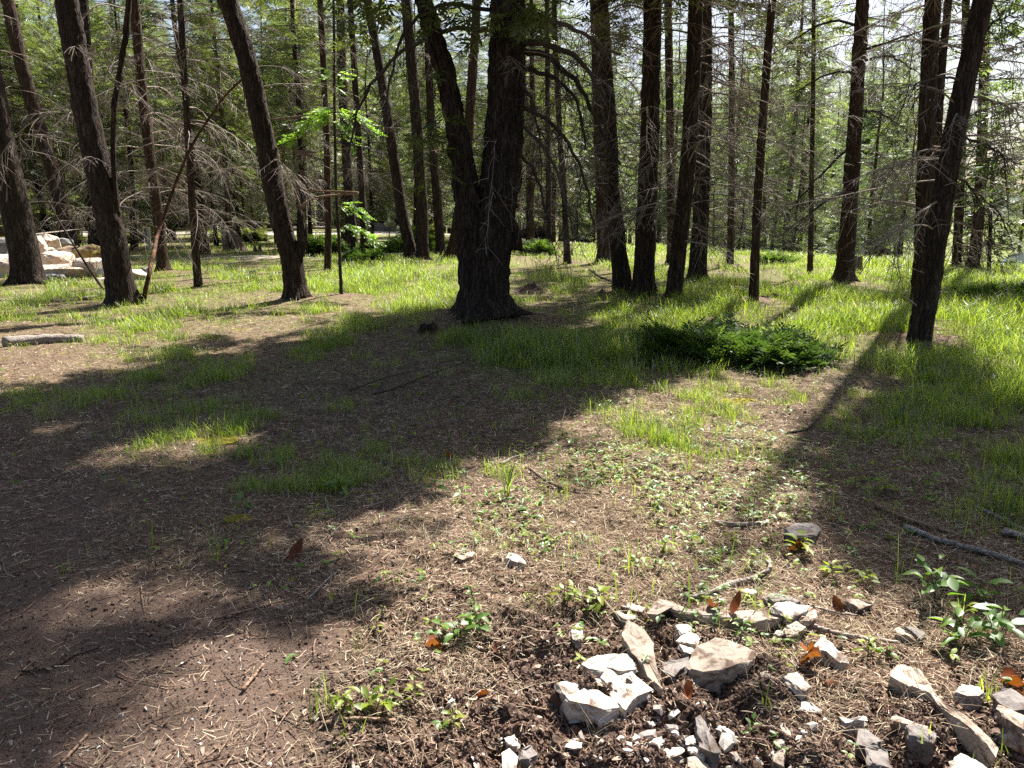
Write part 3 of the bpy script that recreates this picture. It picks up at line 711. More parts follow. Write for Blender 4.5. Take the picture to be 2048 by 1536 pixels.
for k, (p, w0, w1, Y1) in enumerate((
    ([(1030,25),(1080,42),(1140,50),(1200,90),(1240,110)], 12, 4, .6), ([(1030,78),(1090,85),(1150,110),(1190,160),(1235,230)], 14, 4, -.8),
    ([(1036,95),(1100,115),(1160,165),(1190,235),(1240,330)], 13, 4, .3), ([(1034,135),(1085,145),(1130,170),(1160,215),(1175,300)], 10, 3, -.6),
    ([(1036,210),(1080,228),(1120,262),(1150,300),(1175,380),(1190,470)], 9, 3, .2), ([(1034,250),(1070,270),(1110,330),(1130,400),(1150,470)], 8, 3, -.4),
    ([(1034,300),(1065,330),(1085,390),(1098,450),(1108,500)], 7, 2, .3), ([(1030,150),(1060,190),(1072,250),(1085,330)], 7, 2, -1.0),
    ([(975,60),(930,50),(880,62),(820,90),(760,140),(720,200),(700,280),(690,340)], 10, 3, .5), ([(980,20),(900,5),(830,30),(790,90),(778,180),(770,240)], 8, 3, -.8),
    ([(1000,170),(1008,210),(990,290),(985,350),(988,400)], 1.6, .8, -.5))):
    limb_part(tE, p, w0, w1, 300 + k, ntw=20 if k < 9 else 10, Y1=Y1, mat='limb' if k < 10 else 'dead')
def e_foliage():
    root, Q, rad = tE; g = Geo(); loc = np.array(root.location); Y = Q[0, 1]
    for cx, cy_, sx, sy, n in ((872,285,24,50,26), (930,30,110,28,40), (850,10,80,20,25), (1080,10,60,20,25), (760,10,50,20,16)):
        p = np.array([at_depth(cx + rng.normal(0, sx), cy_ + rng.normal(0, sy), Y + rng.uniform(-1.6, -.2)) for _ in range(n)])
        place_sprays(g, TW_HERO, p - loc, rng.uniform(0, 6.3, n), rng.uniform(-.9, 0, n), rng.uniform(.5, .9, n), rng.uniform(.1, .6, n), rng.uniform(-.5, .5, n))
    obj('low_foliage', g.mesh('low_foliage', M['fir']), root)
e_foliage()
# --- centre and right
t18 = hero([(1098,503),(1097,380),(1095,200),(1094,0)], 12, 9, "thin pole-like trunk beside the charred square stump", seed=17, H=15, crown=(.42,1.8,80), dead=(10,4,9,.6,1.0), sides=16)
t19 = hero([(1135,524),(1129,400),(1120,280),(1112,120),(1108,0)], 14, 10, "slim trunk flaring at its foot, second to the right of the big double tree", seed=18, H=15, crown=(.42,1.9,80), dead=(14,3,8,.6,1.1), sides=16, flare=1.6)
t20 = hero([(1208,527),(1204,420),(1198,250),(1190,0)], 27, 20, "stout dark trunk half hidden behind the crooked trunk right of centre", seed=19, H=18, crown=(.36,2.8,150), dead=(22,2.5,9,.7,1.2))
t21 = hero([(1243,585),(1236,510),(1226,420),(1222,280),(1212,130),(1205,0)], 32, 22, "crooked trunk with pale dead twigs, leaning left of the straight thick one", seed=20, H=15, crown=(.42,2.2,110), dead=(44,1.2,6.5,.6,1.2), flare=1.4)
extra_stem(tuple(t21), [(1258,575),(1246,500),(1240,430),(1232,380)], 16, 10, 'side_stem', bark='bark_brown', sides=14)
t22 = hero([(1286,592),(1292,450),(1298,300),(1302,150),(1306,0)], 45, 34, "thick straight trunk, stoutest of the cluster right of centre", seed=21, H=18, crown=(.36,2.8,170), dead=(30,1.6,6.5,.6,1.2), sides=36, amp=.018)
t23 = hero([(1346,600),(1360,480),(1376,330),(1386,150),(1392,0)], 34, 29, "reddish dark trunk leaning right, front of the pair with entangled dead twigs", seed=22, H=16, crown=(.40,2.6,140), dead=(46,1.1,6.2,.6,1.2), bark='bark')
t24 = hero([(1393,563),(1402,430),(1408,250),(1410,100),(1409,0)], 36, 26, "thick dark trunk standing behind the leaning reddish one", seed=23, H=18, crown=(.36,2.7,150), dead=(54,1.3,7.5,.7,1.3), side=0.0)
t24b = hero([(1343,530),(1342,420),(1340,250),(1336,0)], 18, 15, "far trunk filling the gap behind the reddish leaning trunk", seed=24, H=17, crown=(.36,2.6,150), dead=(20,3,9,.8,1.3))
t25 = hero([(1460,532),(1463,380),(1464,200),(1462,0)], 14, 11, "slender trunk set back among curved dead twigs, right of the thick pair", seed=25, H=15, crown=(.40,2.3,110), dead=(44,1.6,9,.7,1.4), sides=16)
t26 = hero([(1507,603),(1514,420),(1527,220),(1536,100),(1545,0)], 19, 14, "smooth slim reddish trunk alone in the open grass right of centre", bark='bark_brown', seed=26, H=13, crown=(.5,1.8,70), dead=(10,2.5,6.3,.5,1.0), sides=20, amp=.006)
t27 = hero([(1620,549),(1623,380),(1626,200),(1627,50)], 11, 7, "very thin pole trunk left of the thick trunk with the pale stump", seed=27, H=9, crown=(.55,1.4,50), dead=(16,2,8,.7,1.1), bark='bark_thin', sides=12, amp=.004)
t28 = hero([(1687,566),(1697,450),(1708,280),(1718,120),(1725,0)], 34, 22, "thick clean trunk in sunny grass with the pale cut stump at its right", seed=28, H=17, crown=(.30,3.0,170), dead=(18,2.5,8,.7,1.2), bark='bark_brown', flare=1.35)
t29 = hero([(1842,612),(1848,450),(1854,250),(1860,100),(1866,0)], 34, 27, "furrowed trunk directly behind the near right leaning one", seed=29, H=17, crown=(.38,2.8,150), dead=(22,1.5,7,.6,1.1))
t30 = hero([(1872,592),(1874,430),(1877,250),(1885,120),(1897,0)], 13, 13, "thin trunk squeezed between the two right-hand trunks", seed=30, H=15, crown=(.42,2.0,90), dead=(16,2,7,.6,1.1), sides=16)
t31 = hero([(1838,682),(1858,560),(1880,430),(1902,300),(1935,140),(1966,0)], 43, 33, "nearest right-hand trunk, leaning right, with its shadow falling toward the camera", seed=31, H=15, crown=(.40,3.9,330), dens=1.8, dead=(30,1.3,5.2,.5,1.0), bark='bark', amp=.016, sides=36, flare=1.1)  # unseen crown enlarged to deepen the ground shade at lower right
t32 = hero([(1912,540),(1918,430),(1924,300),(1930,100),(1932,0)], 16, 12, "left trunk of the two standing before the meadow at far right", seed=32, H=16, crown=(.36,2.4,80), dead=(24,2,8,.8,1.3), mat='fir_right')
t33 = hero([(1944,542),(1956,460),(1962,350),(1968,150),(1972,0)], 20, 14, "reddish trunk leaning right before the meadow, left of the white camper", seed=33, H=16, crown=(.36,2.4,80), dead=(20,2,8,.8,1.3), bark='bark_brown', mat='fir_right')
for k, (p, Y1) in enumerate((([(1722,60),(1690,40),(1650,45),(1600,70),(1545,110)], .5), ([(1720,100),(1760,90),(1800,75),(1850,60)], -.5), ([(1715,150),(1680,140),(1630,160),(1580,190)], .4), ([(1706,290),(1670,320),(1620,370),(1575,430)], .3), ([(1700,380),(1660,395),(1615,430),(1560,470)], -.4), ([(1726,120),(1780,110),(1830,140)], .6), ([(1712,220),(1760,225),(1800,250)], -.3))):
    limb_part(t28, p, 6, 2, 400 + k, ntw=14, Y1=Y1, hang=.3, tw_len=.7)
for k, (p, Y1) in enumerate((([(1945,90),(1990,40),(2048,30)], .5), ([(1930,190),(1985,200),(2030,220),(2060,260)], .3), ([(1925,160),(1890,150),(1840,165),(1790,200)], -.4), ([(1905,300),(1850,300),(1790,335),(1740,345)], -.6), ([(1898,345),(1950,380),(1990,420),(2030,470)], .4), ([(1885,400),(1840,420),(1780,470),(1740,500)], -.6), ([(1912,270),(1970,290),(2040,330)], -.5), ([(1880,440),(1940,450),(2000,490)], .6))):
    limb_part(t31, p, 5, 2, 430 + k, ntw=14, Y1=Y1, hang=.45, tw_len=.5, mat='dead' if k % 2 else 'limb')

hero([(1978,540),(1980,480),(1981,440)], 7, 5, "small dark spruce with low boughs beside the blue pickup", seed=34, H=3.4, crown=(.06,.62,150), dead=None, name='young_spruce', filt=False, mat='fir', bark='bark_thin', sides=8, amp=.002, group='young spruces')
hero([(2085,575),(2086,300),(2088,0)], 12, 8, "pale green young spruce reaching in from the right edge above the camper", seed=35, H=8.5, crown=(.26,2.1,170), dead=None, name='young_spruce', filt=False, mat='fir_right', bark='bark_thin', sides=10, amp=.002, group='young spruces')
# ------------------------------------------------------------------ background forest: prototypes and copies
def far_proto(seed, H, z0f, rmax, n_br, mat, n_dead, r_tr, dead_l=1.2):
    r = np.random.default_rng(seed)
    zs = np.linspace(0, H, 14); wob = np.cumsum(r.normal(0, .05, (14, 2)), axis=0); wob -= wob[0]
    path = np.stack([wob[:, 0], wob[:, 1], zs], 1)
    g = Geo(); tube(g, path, r_tr * np.clip(1 - zs / H * .95, .04, 1) * (1 + .35 * np.exp(-zs / .3)), 9, .5)
    tr = g.mesh("far_trunk", M['bark'] if seed % 3 else M['bark_brown'], True)
    gw, gn = crown_into(path, H, H * z0f, rmax, n_br, seed, filt=False, tm=TW_FAR, spscale=1.0, wood=.02)
    cr = gn.mesh("far_crown", M[mat])
    gd = Geo()
    for k in range(n_dead):
        z = r.uniform(1.2, H * (z0f + .25)); az = r.uniform(0, 6.3); L = dead_l * r.uniform(.5, 1.4)
        tt = np.linspace(0, 1, 5)[:, None]; d = np.array([math.cos(az), math.sin(az), r.uniform(-.1, .25)])
        p0 = np.array([np.interp(z, zs, path[:, 0]), np.interp(z, zs, path[:, 1]), z])
        ln = p0 + d * L * tt + np.array([0, 0, -.45 * L]) * tt ** 2
        tube(gd, ln, np.linspace(.014, .006, 5), 3, r.uniform(0, 1), cap=False)
        for _ in range(5):
            q = ln[r.integers(1, 5)]; e = d * r.uniform(.3, 1) + r.normal(0, .7, 3) + np.array([0, 0, -.25]); e /= np.linalg.norm(e); l2 = L * r.uniform(.2, .5)
            tube(gd, np.stack([q, q + e * l2 * .5, q + e * l2 + [0, 0, -.15 * l2]]), [.007, .006, .004], 3, r.uniform(0, 1), cap=False)
    gd2 = Geo(); gd2.v, gd2.q, gd2.t, gd2.r, gd2.n, gd2.mq, gd2.mt = gd.v + [v for v in gw.v], gd.q + [q + gd.n for q in gw.q], gd.t + [t + gd.n for t in gw.t], gd.r + gw.r, gd.n + gw.n, gd.mq + gw.mq, gd.mt + gw.mt
    return tr, cr, gd2.mesh("far_dead_branches", M['dead']), H
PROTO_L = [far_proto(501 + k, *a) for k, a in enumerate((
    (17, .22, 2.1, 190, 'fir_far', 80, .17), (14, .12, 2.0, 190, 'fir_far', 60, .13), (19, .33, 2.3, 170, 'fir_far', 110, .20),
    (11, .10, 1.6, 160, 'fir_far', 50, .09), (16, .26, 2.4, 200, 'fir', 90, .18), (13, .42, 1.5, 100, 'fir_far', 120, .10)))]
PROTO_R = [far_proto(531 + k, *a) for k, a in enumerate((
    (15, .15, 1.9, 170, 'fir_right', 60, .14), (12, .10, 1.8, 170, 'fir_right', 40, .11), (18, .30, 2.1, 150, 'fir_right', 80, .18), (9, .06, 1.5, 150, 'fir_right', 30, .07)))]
hero_xy = np.array([(h[4][0, 0], h[4][0, 1]) for h in HEROES])
bgpos = []
def near_hero_label(px):
    best = min(HEROES, key=lambda h: abs(h[0] - px)); return best, px - best[0]
def rank_word(r):
    return "front row" if r < 42 else ("middle rows" if r < 62 else "deep rows")
kinds_l = ["tall full-crowned conifer", "mid-height dense conifer", "tall high-crowned conifer", "short bushy young conifer", "dark heavy-crowned conifer", "thin mostly bare conifer"]
kinds_r = ["pale feathery conifer", "low pale bushy conifer", "tall pale high-crowned conifer", "small pale sapling conifer"]
FAR = []
def short_name(h):
    w = h[2].split(','); s = w[0]; s = ' '.join(s.split()[:6]); return s
def add_far(x, y, pk, right, k):
    tr, cr, dd, H = pk
    r = math.hypot(x, y); z = float(h_smooth(x, y)) - .05
    root = empty('background_conifer', (x, y, z), random.uniform(0, 6.28))
    s = random.uniform(.85, 1.2); root.scale = (s, s, s * random.uniform(.9, 1.15))
    root.rotation_euler[0] = random.gauss(0, .02); root.rotation_euler[1] = random.gauss(0, .025)
    for nm, me in (('trunk', tr), ('crown', cr), ('dead_branches', dd)):
        o = D.objects.new(nm, me); COL.objects.link(o); o.parent = root
        if nm == 'dead_branches': o['kind'] = 'stuff'
    px = float(project(x, y, 0.)[0]); h, d = near_hero_label(px)
    side = "right of" if d > 0 else "left of"
    if px < -20: where = "beyond the left edge of the clearing"
    elif px > 2070: where = "beyond the right edge of the clearing"
    else: where = "seen %s %s" % (side, short_name(h))
    lab = "%s in the %s, %s" % ((kinds_r if right else kinds_l)[k], rank_word(r), where)
    tag(root, lab, 'tree', 'conifers of the forest behind the clearing'); FAR.append((px, root))
def scatter_far():
    cells = []
    def ok(x, y, dmin):
        if np.min(np.hypot(hero_xy[:, 0] - x, hero_xy[:, 1] - y)) < dmin * .9: return False
        return all((x - a) ** 2 + (y - b) ** 2 > dmin ** 2 for a, b in bgpos)
    n = 0; tries = 0
    while n < 220 and tries < 12000:
        tries += 1
        az = math.radians(random.uniform(-44, 44) if random.random() < .55 else random.uniform(-44, 2)); right = az > math.radians(3)
        lo, hi = (34, 105) if not right else (46, 92)
        r = lo + (hi - lo) * random.random() ** .85
        x, y = r * math.sin(az), r * math.cos(az)
        px = 1024 + F * x / y
        if px > 1880 and random.random() < .6: continue
        if px > 1860 and r < 66: continue
        if abs(px - 780) < 60 and 50 < r < 80: continue         # gap with the gravel road and the grill
        if 66 + .02 * x < y < 78 + .02 * x and -40 < x < 2: continue
        if not ok(x, y, 2.4): continue
        bgpos.append((x, y)); n += 1
        if right: k = random.choices(range(4), (4, 3, 3, 3))[0]; add_far(x, y, PROTO_R[k], True, k)
        else: k = random.choices(range(6), (4, 4, 3, 3, 2, 4))[0]; add_far(x, y, PROTO_L[k], False, k)
scatter_far()
def single_out():
    by = {}
    for px, o in FAR: by.setdefault(o['label'], []).append((px, o))
    words = ['leftmost', 'second leftmost', 'third leftmost', 'fourth leftmost', 'fifth leftmost', 'sixth leftmost', 'seventh leftmost', 'eighth leftmost', 'ninth leftmost', 'tenth leftmost', 'eleventh leftmost', 'twelfth leftmost', 'thirteenth leftmost', 'fourteenth leftmost', 'fifteenth leftmost', 'sixteenth leftmost']
    for lab, L in by.items():
        L.sort(key=lambda t: t[0]); n = len(L)
        for k, (px, o) in enumerate(L):
            if n > 1: lab2 = ('rightmost' if k == n - 1 else words[min(k, 15)]) + ' ' + lab
            else: lab2 = lab
            w = lab2.split()[:16]
            while w[-1] in ('a', 'the', 'of', 'with', 'and', 'its', 'in', 'at', 'from', 'to', 'by', 'for', 'behind', 'right', 'left'): w.pop()
            o['label'] = ' '.join(w)
single_out()

def gn_scatter(name, protos, pos, rot, scl, idx=None, parent=None):
    """One object whose points carry instances of the prototypes (stuff only)."""
    pc = D.collections.new(name + "_pieces")
    for k, me in enumerate(protos):
        o = D.objects.new("%s_piece_%02d" % (name, k), me); pc.objects.link(o)
    me = D.meshes.new(name); n = len(pos)
    me.vertices.add(n); me.vertices.foreach_set('co', np.asarray(pos, np.float32).ravel())
    a = me.attributes.new('rot', 'FLOAT_VECTOR', 'POINT'); a.data.foreach_set('vector', np.asarray(rot, np.float32).ravel())
    a = me.attributes.new('scl', 'FLOAT_VECTOR', 'POINT'); a.data.foreach_set('vector', np.asarray(scl, np.float32).ravel())
    a = me.attributes.new('idx', 'INT', 'POINT'); a.data.foreach_set('value', (rng.integers(0, len(protos), n) if idx is None else np.asarray(idx)).astype(np.int32))
    ng = D.node_groups.new(name + "_scatter", 'GeometryNodeTree')
    ng.interface.new_socket('Geometry', in_out='INPUT', socket_type='NodeSocketGeometry')
    ng.interface.new_socket('Geometry', in_out='OUTPUT', socket_type='NodeSocketGeometry')
    N = ng.nodes; gi = N.new('NodeGroupInput'); go = N.new('NodeGroupOutput')
    ci = N.new('GeometryNodeCollectionInfo'); ci.inputs['Collection'].default_value = pc; ci.inputs['Separate Children'].default_value = True; ci.inputs['Reset Children'].default_value = True
    ip = N.new('GeometryNodeInstanceOnPoints'); ip.inputs['Pick Instance'].default_value = True
    def na(nm, t):
        q = N.new('GeometryNodeInputNamedAttribute'); q.data_type = t; q.inputs['Name'].default_value = nm
        return [s for s in q.outputs if s.enabled and s.name == 'Attribute'][0]
    L = ng.links
    L.new(gi.outputs[0], ip.inputs['Points']); L.new(ci.outputs[0], ip.inputs['Instance'])
    L.new(na('idx', 'INT'), ip.inputs['Instance Index']); L.new(na('rot', 'FLOAT_VECTOR'), ip.inputs['Rotation']); L.new(na('scl', 'FLOAT_VECTOR'), ip.inputs['Scale'])
    L.new(ip.outputs[0], go.inputs[0])
    o = obj(name, me, parent); md = o.modifiers.new("scatter", 'NODES'); md.node_group = ng
    o['kind'] = 'stuff'
    return o
# distant wood beyond the counted rows
def distant_wood():
    P, Rr, S = [], [], []
    for _ in range(760):
        az = math.radians(random.uniform(-50, 26)); r = random.uniform(108, 170)
        x, y = r * math.sin(az), r * math.cos(az); P.append((x, y, float(h_smooth(x, y)))); Rr.append((0, 0, random.uniform(0, 6.3))); s = random.uniform(1.1, 1.7); S.append((s, s, s))
    for _ in range(120):
        az = math.radians(random.uniform(20, 55)); r = random.uniform(260, 380)
        x, y = r * math.sin(az), r * math.cos(az); P.append((x, y, float(h_smooth(x, y)))); Rr.append((0, 0, random.uniform(0, 6.3))); s = random.uniform(.8, 1.2); S.append((s, s, s))
    g = []
    for k in (0, 4, 2):
        tr, cr, dd, H = PROTO_L[k]
        bm = bmesh.new(); bm.from_mesh(cr); n0 = len(bm.faces); bm.from_mesh(tr); bm.faces.ensure_lookup_table()
        for f in bm.faces[n0:]: f.material_index = 1
        me = D.meshes.new("distant_tree"); bm.to_mesh(me); bm.free(); me.materials.append(cr.materials[0]); me.materials.append(M['bark']); g.append(me)
    o = gn_scatter('distant_forest', g, P, Rr, S)
distant_wood()

# ------------------------------------------------------------------ bushes
def bush(px, py, w, hgt, label, mat='juniper', n=900, tm=TW_FINE, sc=1.0, depth_ratio=.6, name='juniper_bush', group='low juniper bushes', twig=True):
    b = ground_at(px, py); Y = b[1]; W = w * Y / F; Hh = hgt * Y / F
    root = empty(name, (b[0], b[1], float(h_fun(b[0], b[1])))); tag(root, label, 'bush', group)
    lobes = [(rng.uniform(-.42, .42) * W, rng.uniform(-.42, .42) * W * depth_ratio, rng.uniform(.35, 1.0) * Hh, rng.uniform(.14, .26) * W) for _ in range(9)]
    P, yaw, pit = [], [], []; gw = Geo()
    for _ in range(n):
        lx, ly, lh, lr = lobes[rng.integers(0, 9)]
        a = rng.uniform(0, 6.28); rr = math.sqrt(rng.uniform(0, 1)); x, y = lx + math.cos(a) * rr * lr, ly + math.sin(a) * rr * lr * .8
        z = lh * (1 - .75 * rr ** 2) * rng.uniform(.45, 1.0)
        z *= smooth(.62, .3, abs(x) / W) if abs(x) / W > .3 else 1
        P.append((x, y, max(z, .02))); yaw.append(math.atan2(y, x) + rng.normal(0, .8)); pit.append(rng.uniform(-.1, .9))
    P = np.array(P); g = Geo()
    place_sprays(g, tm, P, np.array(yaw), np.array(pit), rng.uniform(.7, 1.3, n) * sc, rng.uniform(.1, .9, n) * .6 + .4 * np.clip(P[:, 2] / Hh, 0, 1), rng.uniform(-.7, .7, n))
    obj('foliage', g.mesh('foliage', M[mat]), root)
    if twig:
        for k in range(0, min(n, 260), 3):
            p = P[k]; s = np.array([p[0] * .35, p[1] * .35, 0])
            tube(gw, np.stack([s, (s + p) / 2 + rng.normal(0, .02, 3), p]), [.006, .004, .002], 3, rng.uniform(0, 1), cap=False)
        obj('stems', gw.mesh('stems', M['dead']), root)
    return root
bush(1450, 718, 330, 66, "sprawling dark juniper in front of the grass, left of the near right trunk", n=1500, sc=1.5)
bush(2020, 606, 210, 40, "flat dark juniper at the right edge, in front of the white camper", n=2000, sc=1.5)
bush(800, 508, 150, 52, "dark juniper heap behind the thin fallen log, left of the big double tree", n=1500, sc=2.2)
bush(735, 525, 85, 26, "low patchy juniper at the foot of the close trunk pair", n=500, sc=1.8)
bush(640, 512, 100, 45, "juniper between the forked trunk and the bright green sapling", n=800, sc=2.2)
bush(1050, 510, 90, 34, "dark shrub just right of the big double tree, left of the square stump", n=700, sc=2.0)
bush(120, 488, 90, 44, "yellow-green juniper behind the boulder pile", mat='juniper_pale', n=900, sc=2.8)
bush(265, 485, 90, 40, "yellow-green juniper left of the white stake", mat='juniper_pale', n=900, sc=3.0)
bush(507, 486, 44, 32, "small pale green bush right of the split stump", mat='juniper_pale', n=500, sc=2.4)
bush(445, 486, 30, 28, "small pale green bush left of the split stump", mat='juniper_pale', n=360, sc=2.4)
bush(855, 490, 50, 45, "pale shrub glowing behind the two trunks left of the big tree", mat='juniper_pale', n=500, sc=2.4)
bush(1550, 528, 50, 16, "tiny low shrub in the sunny grass right of centre", n=200, sc=2.0)

# ------------------------------------------------------------------ stumps, stakes, logs, poles
def stump(px, py, w, hgt, label, mat='stump', seed=0, jag=.3, lean=0.0, name='tree_stump'):
    b = ground_at(px, py); Y = b[1]; k = Y / F; r0 = w * k / 2; H = hgt * k
    root = empty(name, (b[0], b[1], float(h_fun(b[0], b[1])))); tag(root, label, 'stump', 'old stumps')
    n, m = 26, 10; a = np.arange(n) / n * 2 * math.pi; rows = []
    top = H * (1 - jag * np.abs(fbm(np.cos(a) * 2 + seed, np.sin(a) * 2, seed, 3)) * 1.6)
    for j in range(m + 1):
        t = j / m; rr = r0 * (1.0 + .55 * (1 - t) ** 3) * (.78 + .14 * fbm(np.cos(a) * 3 + seed, np.sin(a) * 3, t * 1.5, 3))
        rows.append(np.stack([rr * np.cos(a) + lean * t * H, rr * np.sin(a), top * t - (.05 if j == 0 else 0)], 1))
    for t, z in ((.8, -.0), (.55, -.12), (.25, -.3)):
        rows.append(np.stack([rows[m][:, 0] * t + (1 - t) * lean * H, rows[m][:, 1] * t, top + z * H * jag], 1))
    v = np.concatenate(rows); i = np.arange(len(rows) - 1)[:, None] * n; j = np.arange(n)[None]; kk = (j + 1) % n
    g = Geo(); g.add(v, np.stack([i + j, i + kk, i + n + kk, i + n + j], -1).reshape(-1, 4))
    c = rows[-1].mean(axis=0); base = g.n; g.add(np.array([c]));
    g.t.append(np.array([[(len(rows) - 1) * n + q, (len(rows) - 1) * n + (q + 1) % n, base] for q in range(n)])); g.mt.append(np.zeros(n))
    obj('stump_wood', g.mesh('stump_wood', M[mat]), root); return root
s1 = stump(472, 501, 42, 42, "tall split weathered stump with a slanting side, in the left background", seed=3, jag=.7, lean=-.25)
stump(516, 507, 20, 18, "low brown pointed stump right of the split one", seed=5, jag=.8)
stump(506, 556, 16, 16, "small mossy stub sunk in the grass left of the forked trunk", seed=6, jag=.4, mat='boulder_grey')
stump(1086, 504, 26, 28, "square charred stump beside the thin pole-like trunk", seed=8, jag=.05, mat='bark')
stump(1714, 546, 20, 34, "pale cut stump right behind the thick clean trunk", seed=9, jag=.12)
stump(858, 668, 42, 18, "rotten stump remnant at the left foot of the big double tree", seed=11, jag=.6, mat='bark_brown')
stump(1596, 512, 12, 9, "tiny far stump with a pale pink top in the sunny meadow", seed=12, jag=.1)
def stick(name, pts, w0, w1, label, cat='stick', mat='stick', group=None, dz=0.02, seed=0, sides=8, twigs=0, at=None, curve=.0, zs=None, ridg=.12):
    """A stick or log lying on the ground through the given pixels (or through depth/pixel points)."""
    r = np.random.default_rng(seed)
    if at is None: P = np.array([ground_at(px, py) for px, py in pts]); P[:, 2] = h_fun(P[:, 0], P[:, 1]) + dz
    else: P = np.array([at_depth(px, py, Y) for (px, py), Y in zip(pts, at)])
    k = np.hypot(P[0, 0], P[0, 1]) / F
    n = 14 if len(pts) < 5 else 26
    L = np.concatenate([[0], np.cumsum(np.linalg.norm(np.diff(P, axis=0), axis=1))]); s = np.linspace(0, L[-1], n)
    Q = np.stack([np.interp(s, L, P[:, q]) for q in range(3)], 1); Q[1:-1] = .25 * Q[:-2] + .5 * Q[1:-1] + .25 * Q[2:]
    rw = np.linspace(w0, w1, n) * k / 2
    Q += r.normal(0, .12, (n, 3)) * rw[:, None]
    if at is None: Q[:, 2] += rw * .6
    c = Q[0].copy(); root = D.objects.new(name, None)
    g = Geo(); tube(g, Q - c, rw, sides, .5, ridges=lambda R, a, p: R * (1 + ridg * fbm(np.cos(a)[None] * 2 + seed, np.sin(a)[None] * 2, p[:, :1] * 6 + p[:, 1:2] * 6, 2)))
    for _ in range(twigs):
        i = r.integers(2, n - 1); e = r.normal(0, 1, 3); e[2] = abs(e[2]) * .7; e /= np.linalg.norm(e); l = r.uniform(3, 8) * rw[i]
        tube(g, np.stack([Q[i], Q[i] + e * l * .6, Q[i] + e * l]) - c, [rw[i] * .4, rw[i] * .25, rw[i] * .12], 4, .5)
    me = g.mesh(name, M[mat], True); o = obj(name, me, None, c)
    tag(o, label, cat, group); return o
GS = 'dead wood lying on the forest floor'
stick('fallen_log', [(8,693),(60,688),(110,686),(168,684)], 20, 15, "bleached flaking log lying at the left edge below the boulders", 'log', 'log', GS, .01, 1, 12)
stick('fallen_log', [(718,521),(760,517),(812,515)], 4, 4, "thin pale log in front of the dark juniper left of the big tree", 'log', 'log', GS, .12, 2)
stick('fallen_log', [(560,463),(605,460),(655,459)], 8, 6, "pale far log behind the forked trunk", 'log', 'log', GS, .1, 3)
stick('fallen_branch', [(105,606),(150,602),(190,594),(212,589)], 6, 3, "grey branch lying just left of the furrowed leaning trunk", 'branch', 'log', GS, .01, 4)
stick('fallen_branch', [(318,582),(340,580),(358,580)], 4, 3, "short pale branch right of the foot of the orange pole", 'branch', 'log', GS, .01, 5)
stick('fallen_branch', [(0,604),(20,603),(48,604)], 3, 2, "thin pale branch at the left edge under the thick leaning trunk", 'branch', 'log', GS, .01, 55)
stick('leaning_pole', [(286,606),(298,545),(318,460),(345,385),(372,312),(405,255),(450,190),(505,140)], 8.5, 3.5, "crooked pole with peeling orange bark leaning against the forked trunk", 'pole', 'pole', None, 0, 6, 12, at=[ground_at(286,606)[1]] * 2 + [15.6, 15.8, 15.9, 16.0, 16.0, 16.0])
stick('leaning_pole', [(207,580),(180,540),(140,478),(112,432),(96,400)], 4.5, 2, "thin dark dead stem leaning left across the boulder pile", 'pole', 'bark_thin', None, 0, 7, 8, at=[ground_at(207,580)[1]] * 5, twigs=4)
stick('fallen_branch', [(1808,1060),(1870,1085),(1950,1108),(2010,1128),(2060,1145)], 11, 9, "long pale straight pole on the shaded ground near the right edge", 'branch', 'log', GS, .01, 8, 10)
stick('fallen_branch', [(1750,1020),(1800,1040),(1860,1062),(1925,1085)], 8, 5, "brown branch just above the long pale pole at right", 'branch', 'stick', GS, .01, 9)
stick('fallen_branch', [(1950,1020),(1985,1035),(2020,1052),(2055,1068)], 6, 5, "grey branch near the right edge above the long pale pole", 'branch', 'log', GS, .01, 10)
stick('fallen_branch', [(2005,1070),(2025,1074),(2060,1088)], 13, 12, "thick grey wood end entering at the right edge", 'branch', 'log', GS, .01, 11, 10)
stick('fallen_branch', [(1752,866),(1800,868),(1840,866),(1885,862)], 5, 3, "reddish straight stick lying in the trunk shadow at right", 'branch', 'stick', GS, .01, 12)
stick('fallen_branch', [(1570,868),(1610,862),(1640,840)], 5, 2, "forked dark twig in the shade left of the trunk shadow", 'branch', 'bark_thin', GS, .01, 13, 6, 3)
stick('weathered_wood_chunk', [(1428,1052),(1480,1052),(1532,1054)], 10, 9, "splintered grey chunk of wood at the edge of the right shade", 'wood', 'log', GS, .005, 14, 8)
stick('lichened_branch', [(1368,1200),(1398,1206),(1430,1192),(1470,1172),(1512,1158),(1540,1148),(1538,1118)], 16, 10, "crooked white-lichened branch behind the stone heap", 'branch', 'log', GS, .01, 15, 10, 5, ridg=.4)
stick('fallen_branch', [(1595,1248),(1640,1262),(1700,1276),(1760,1290),(1800,1294)], 12, 8, "whitish branch lying right of the stone heap", 'branch', 'log', GS, .01, 16, 10)
stick('fallen_branch', [(1622,1218),(1670,1224),(1715,1234)], 6, 4, "thin white stick above the whitish branch near the stone heap", 'branch', 'log', GS, .01, 17)
stick('fallen_branch', [(1480,1214),(1515,1213),(1545,1212)], 6, 5, "short pale stick behind the flat tan slabs", 'branch', 'log', GS, .01, 18)
stick('fallen_branch', [(640,1469),(700,1462),(745,1458),(792,1453)], 11, 8, "smooth tan stick beside the yellow-green plants at the bottom", 'branch', 'stick', GS, .012, 19, 10)
stick('fallen_branch', [(486,1396),(505,1372),(528,1345)], 8, 6, "short tan stick at the edge of the bare track", 'branch', 'stick', GS, .01, 20)
stick('fallen_branch', [(125,1536),(150,1510),(175,1480)], 7, 5, "brown stick at the bottom left on the bare track", 'branch', 'stick', GS, .008, 21)
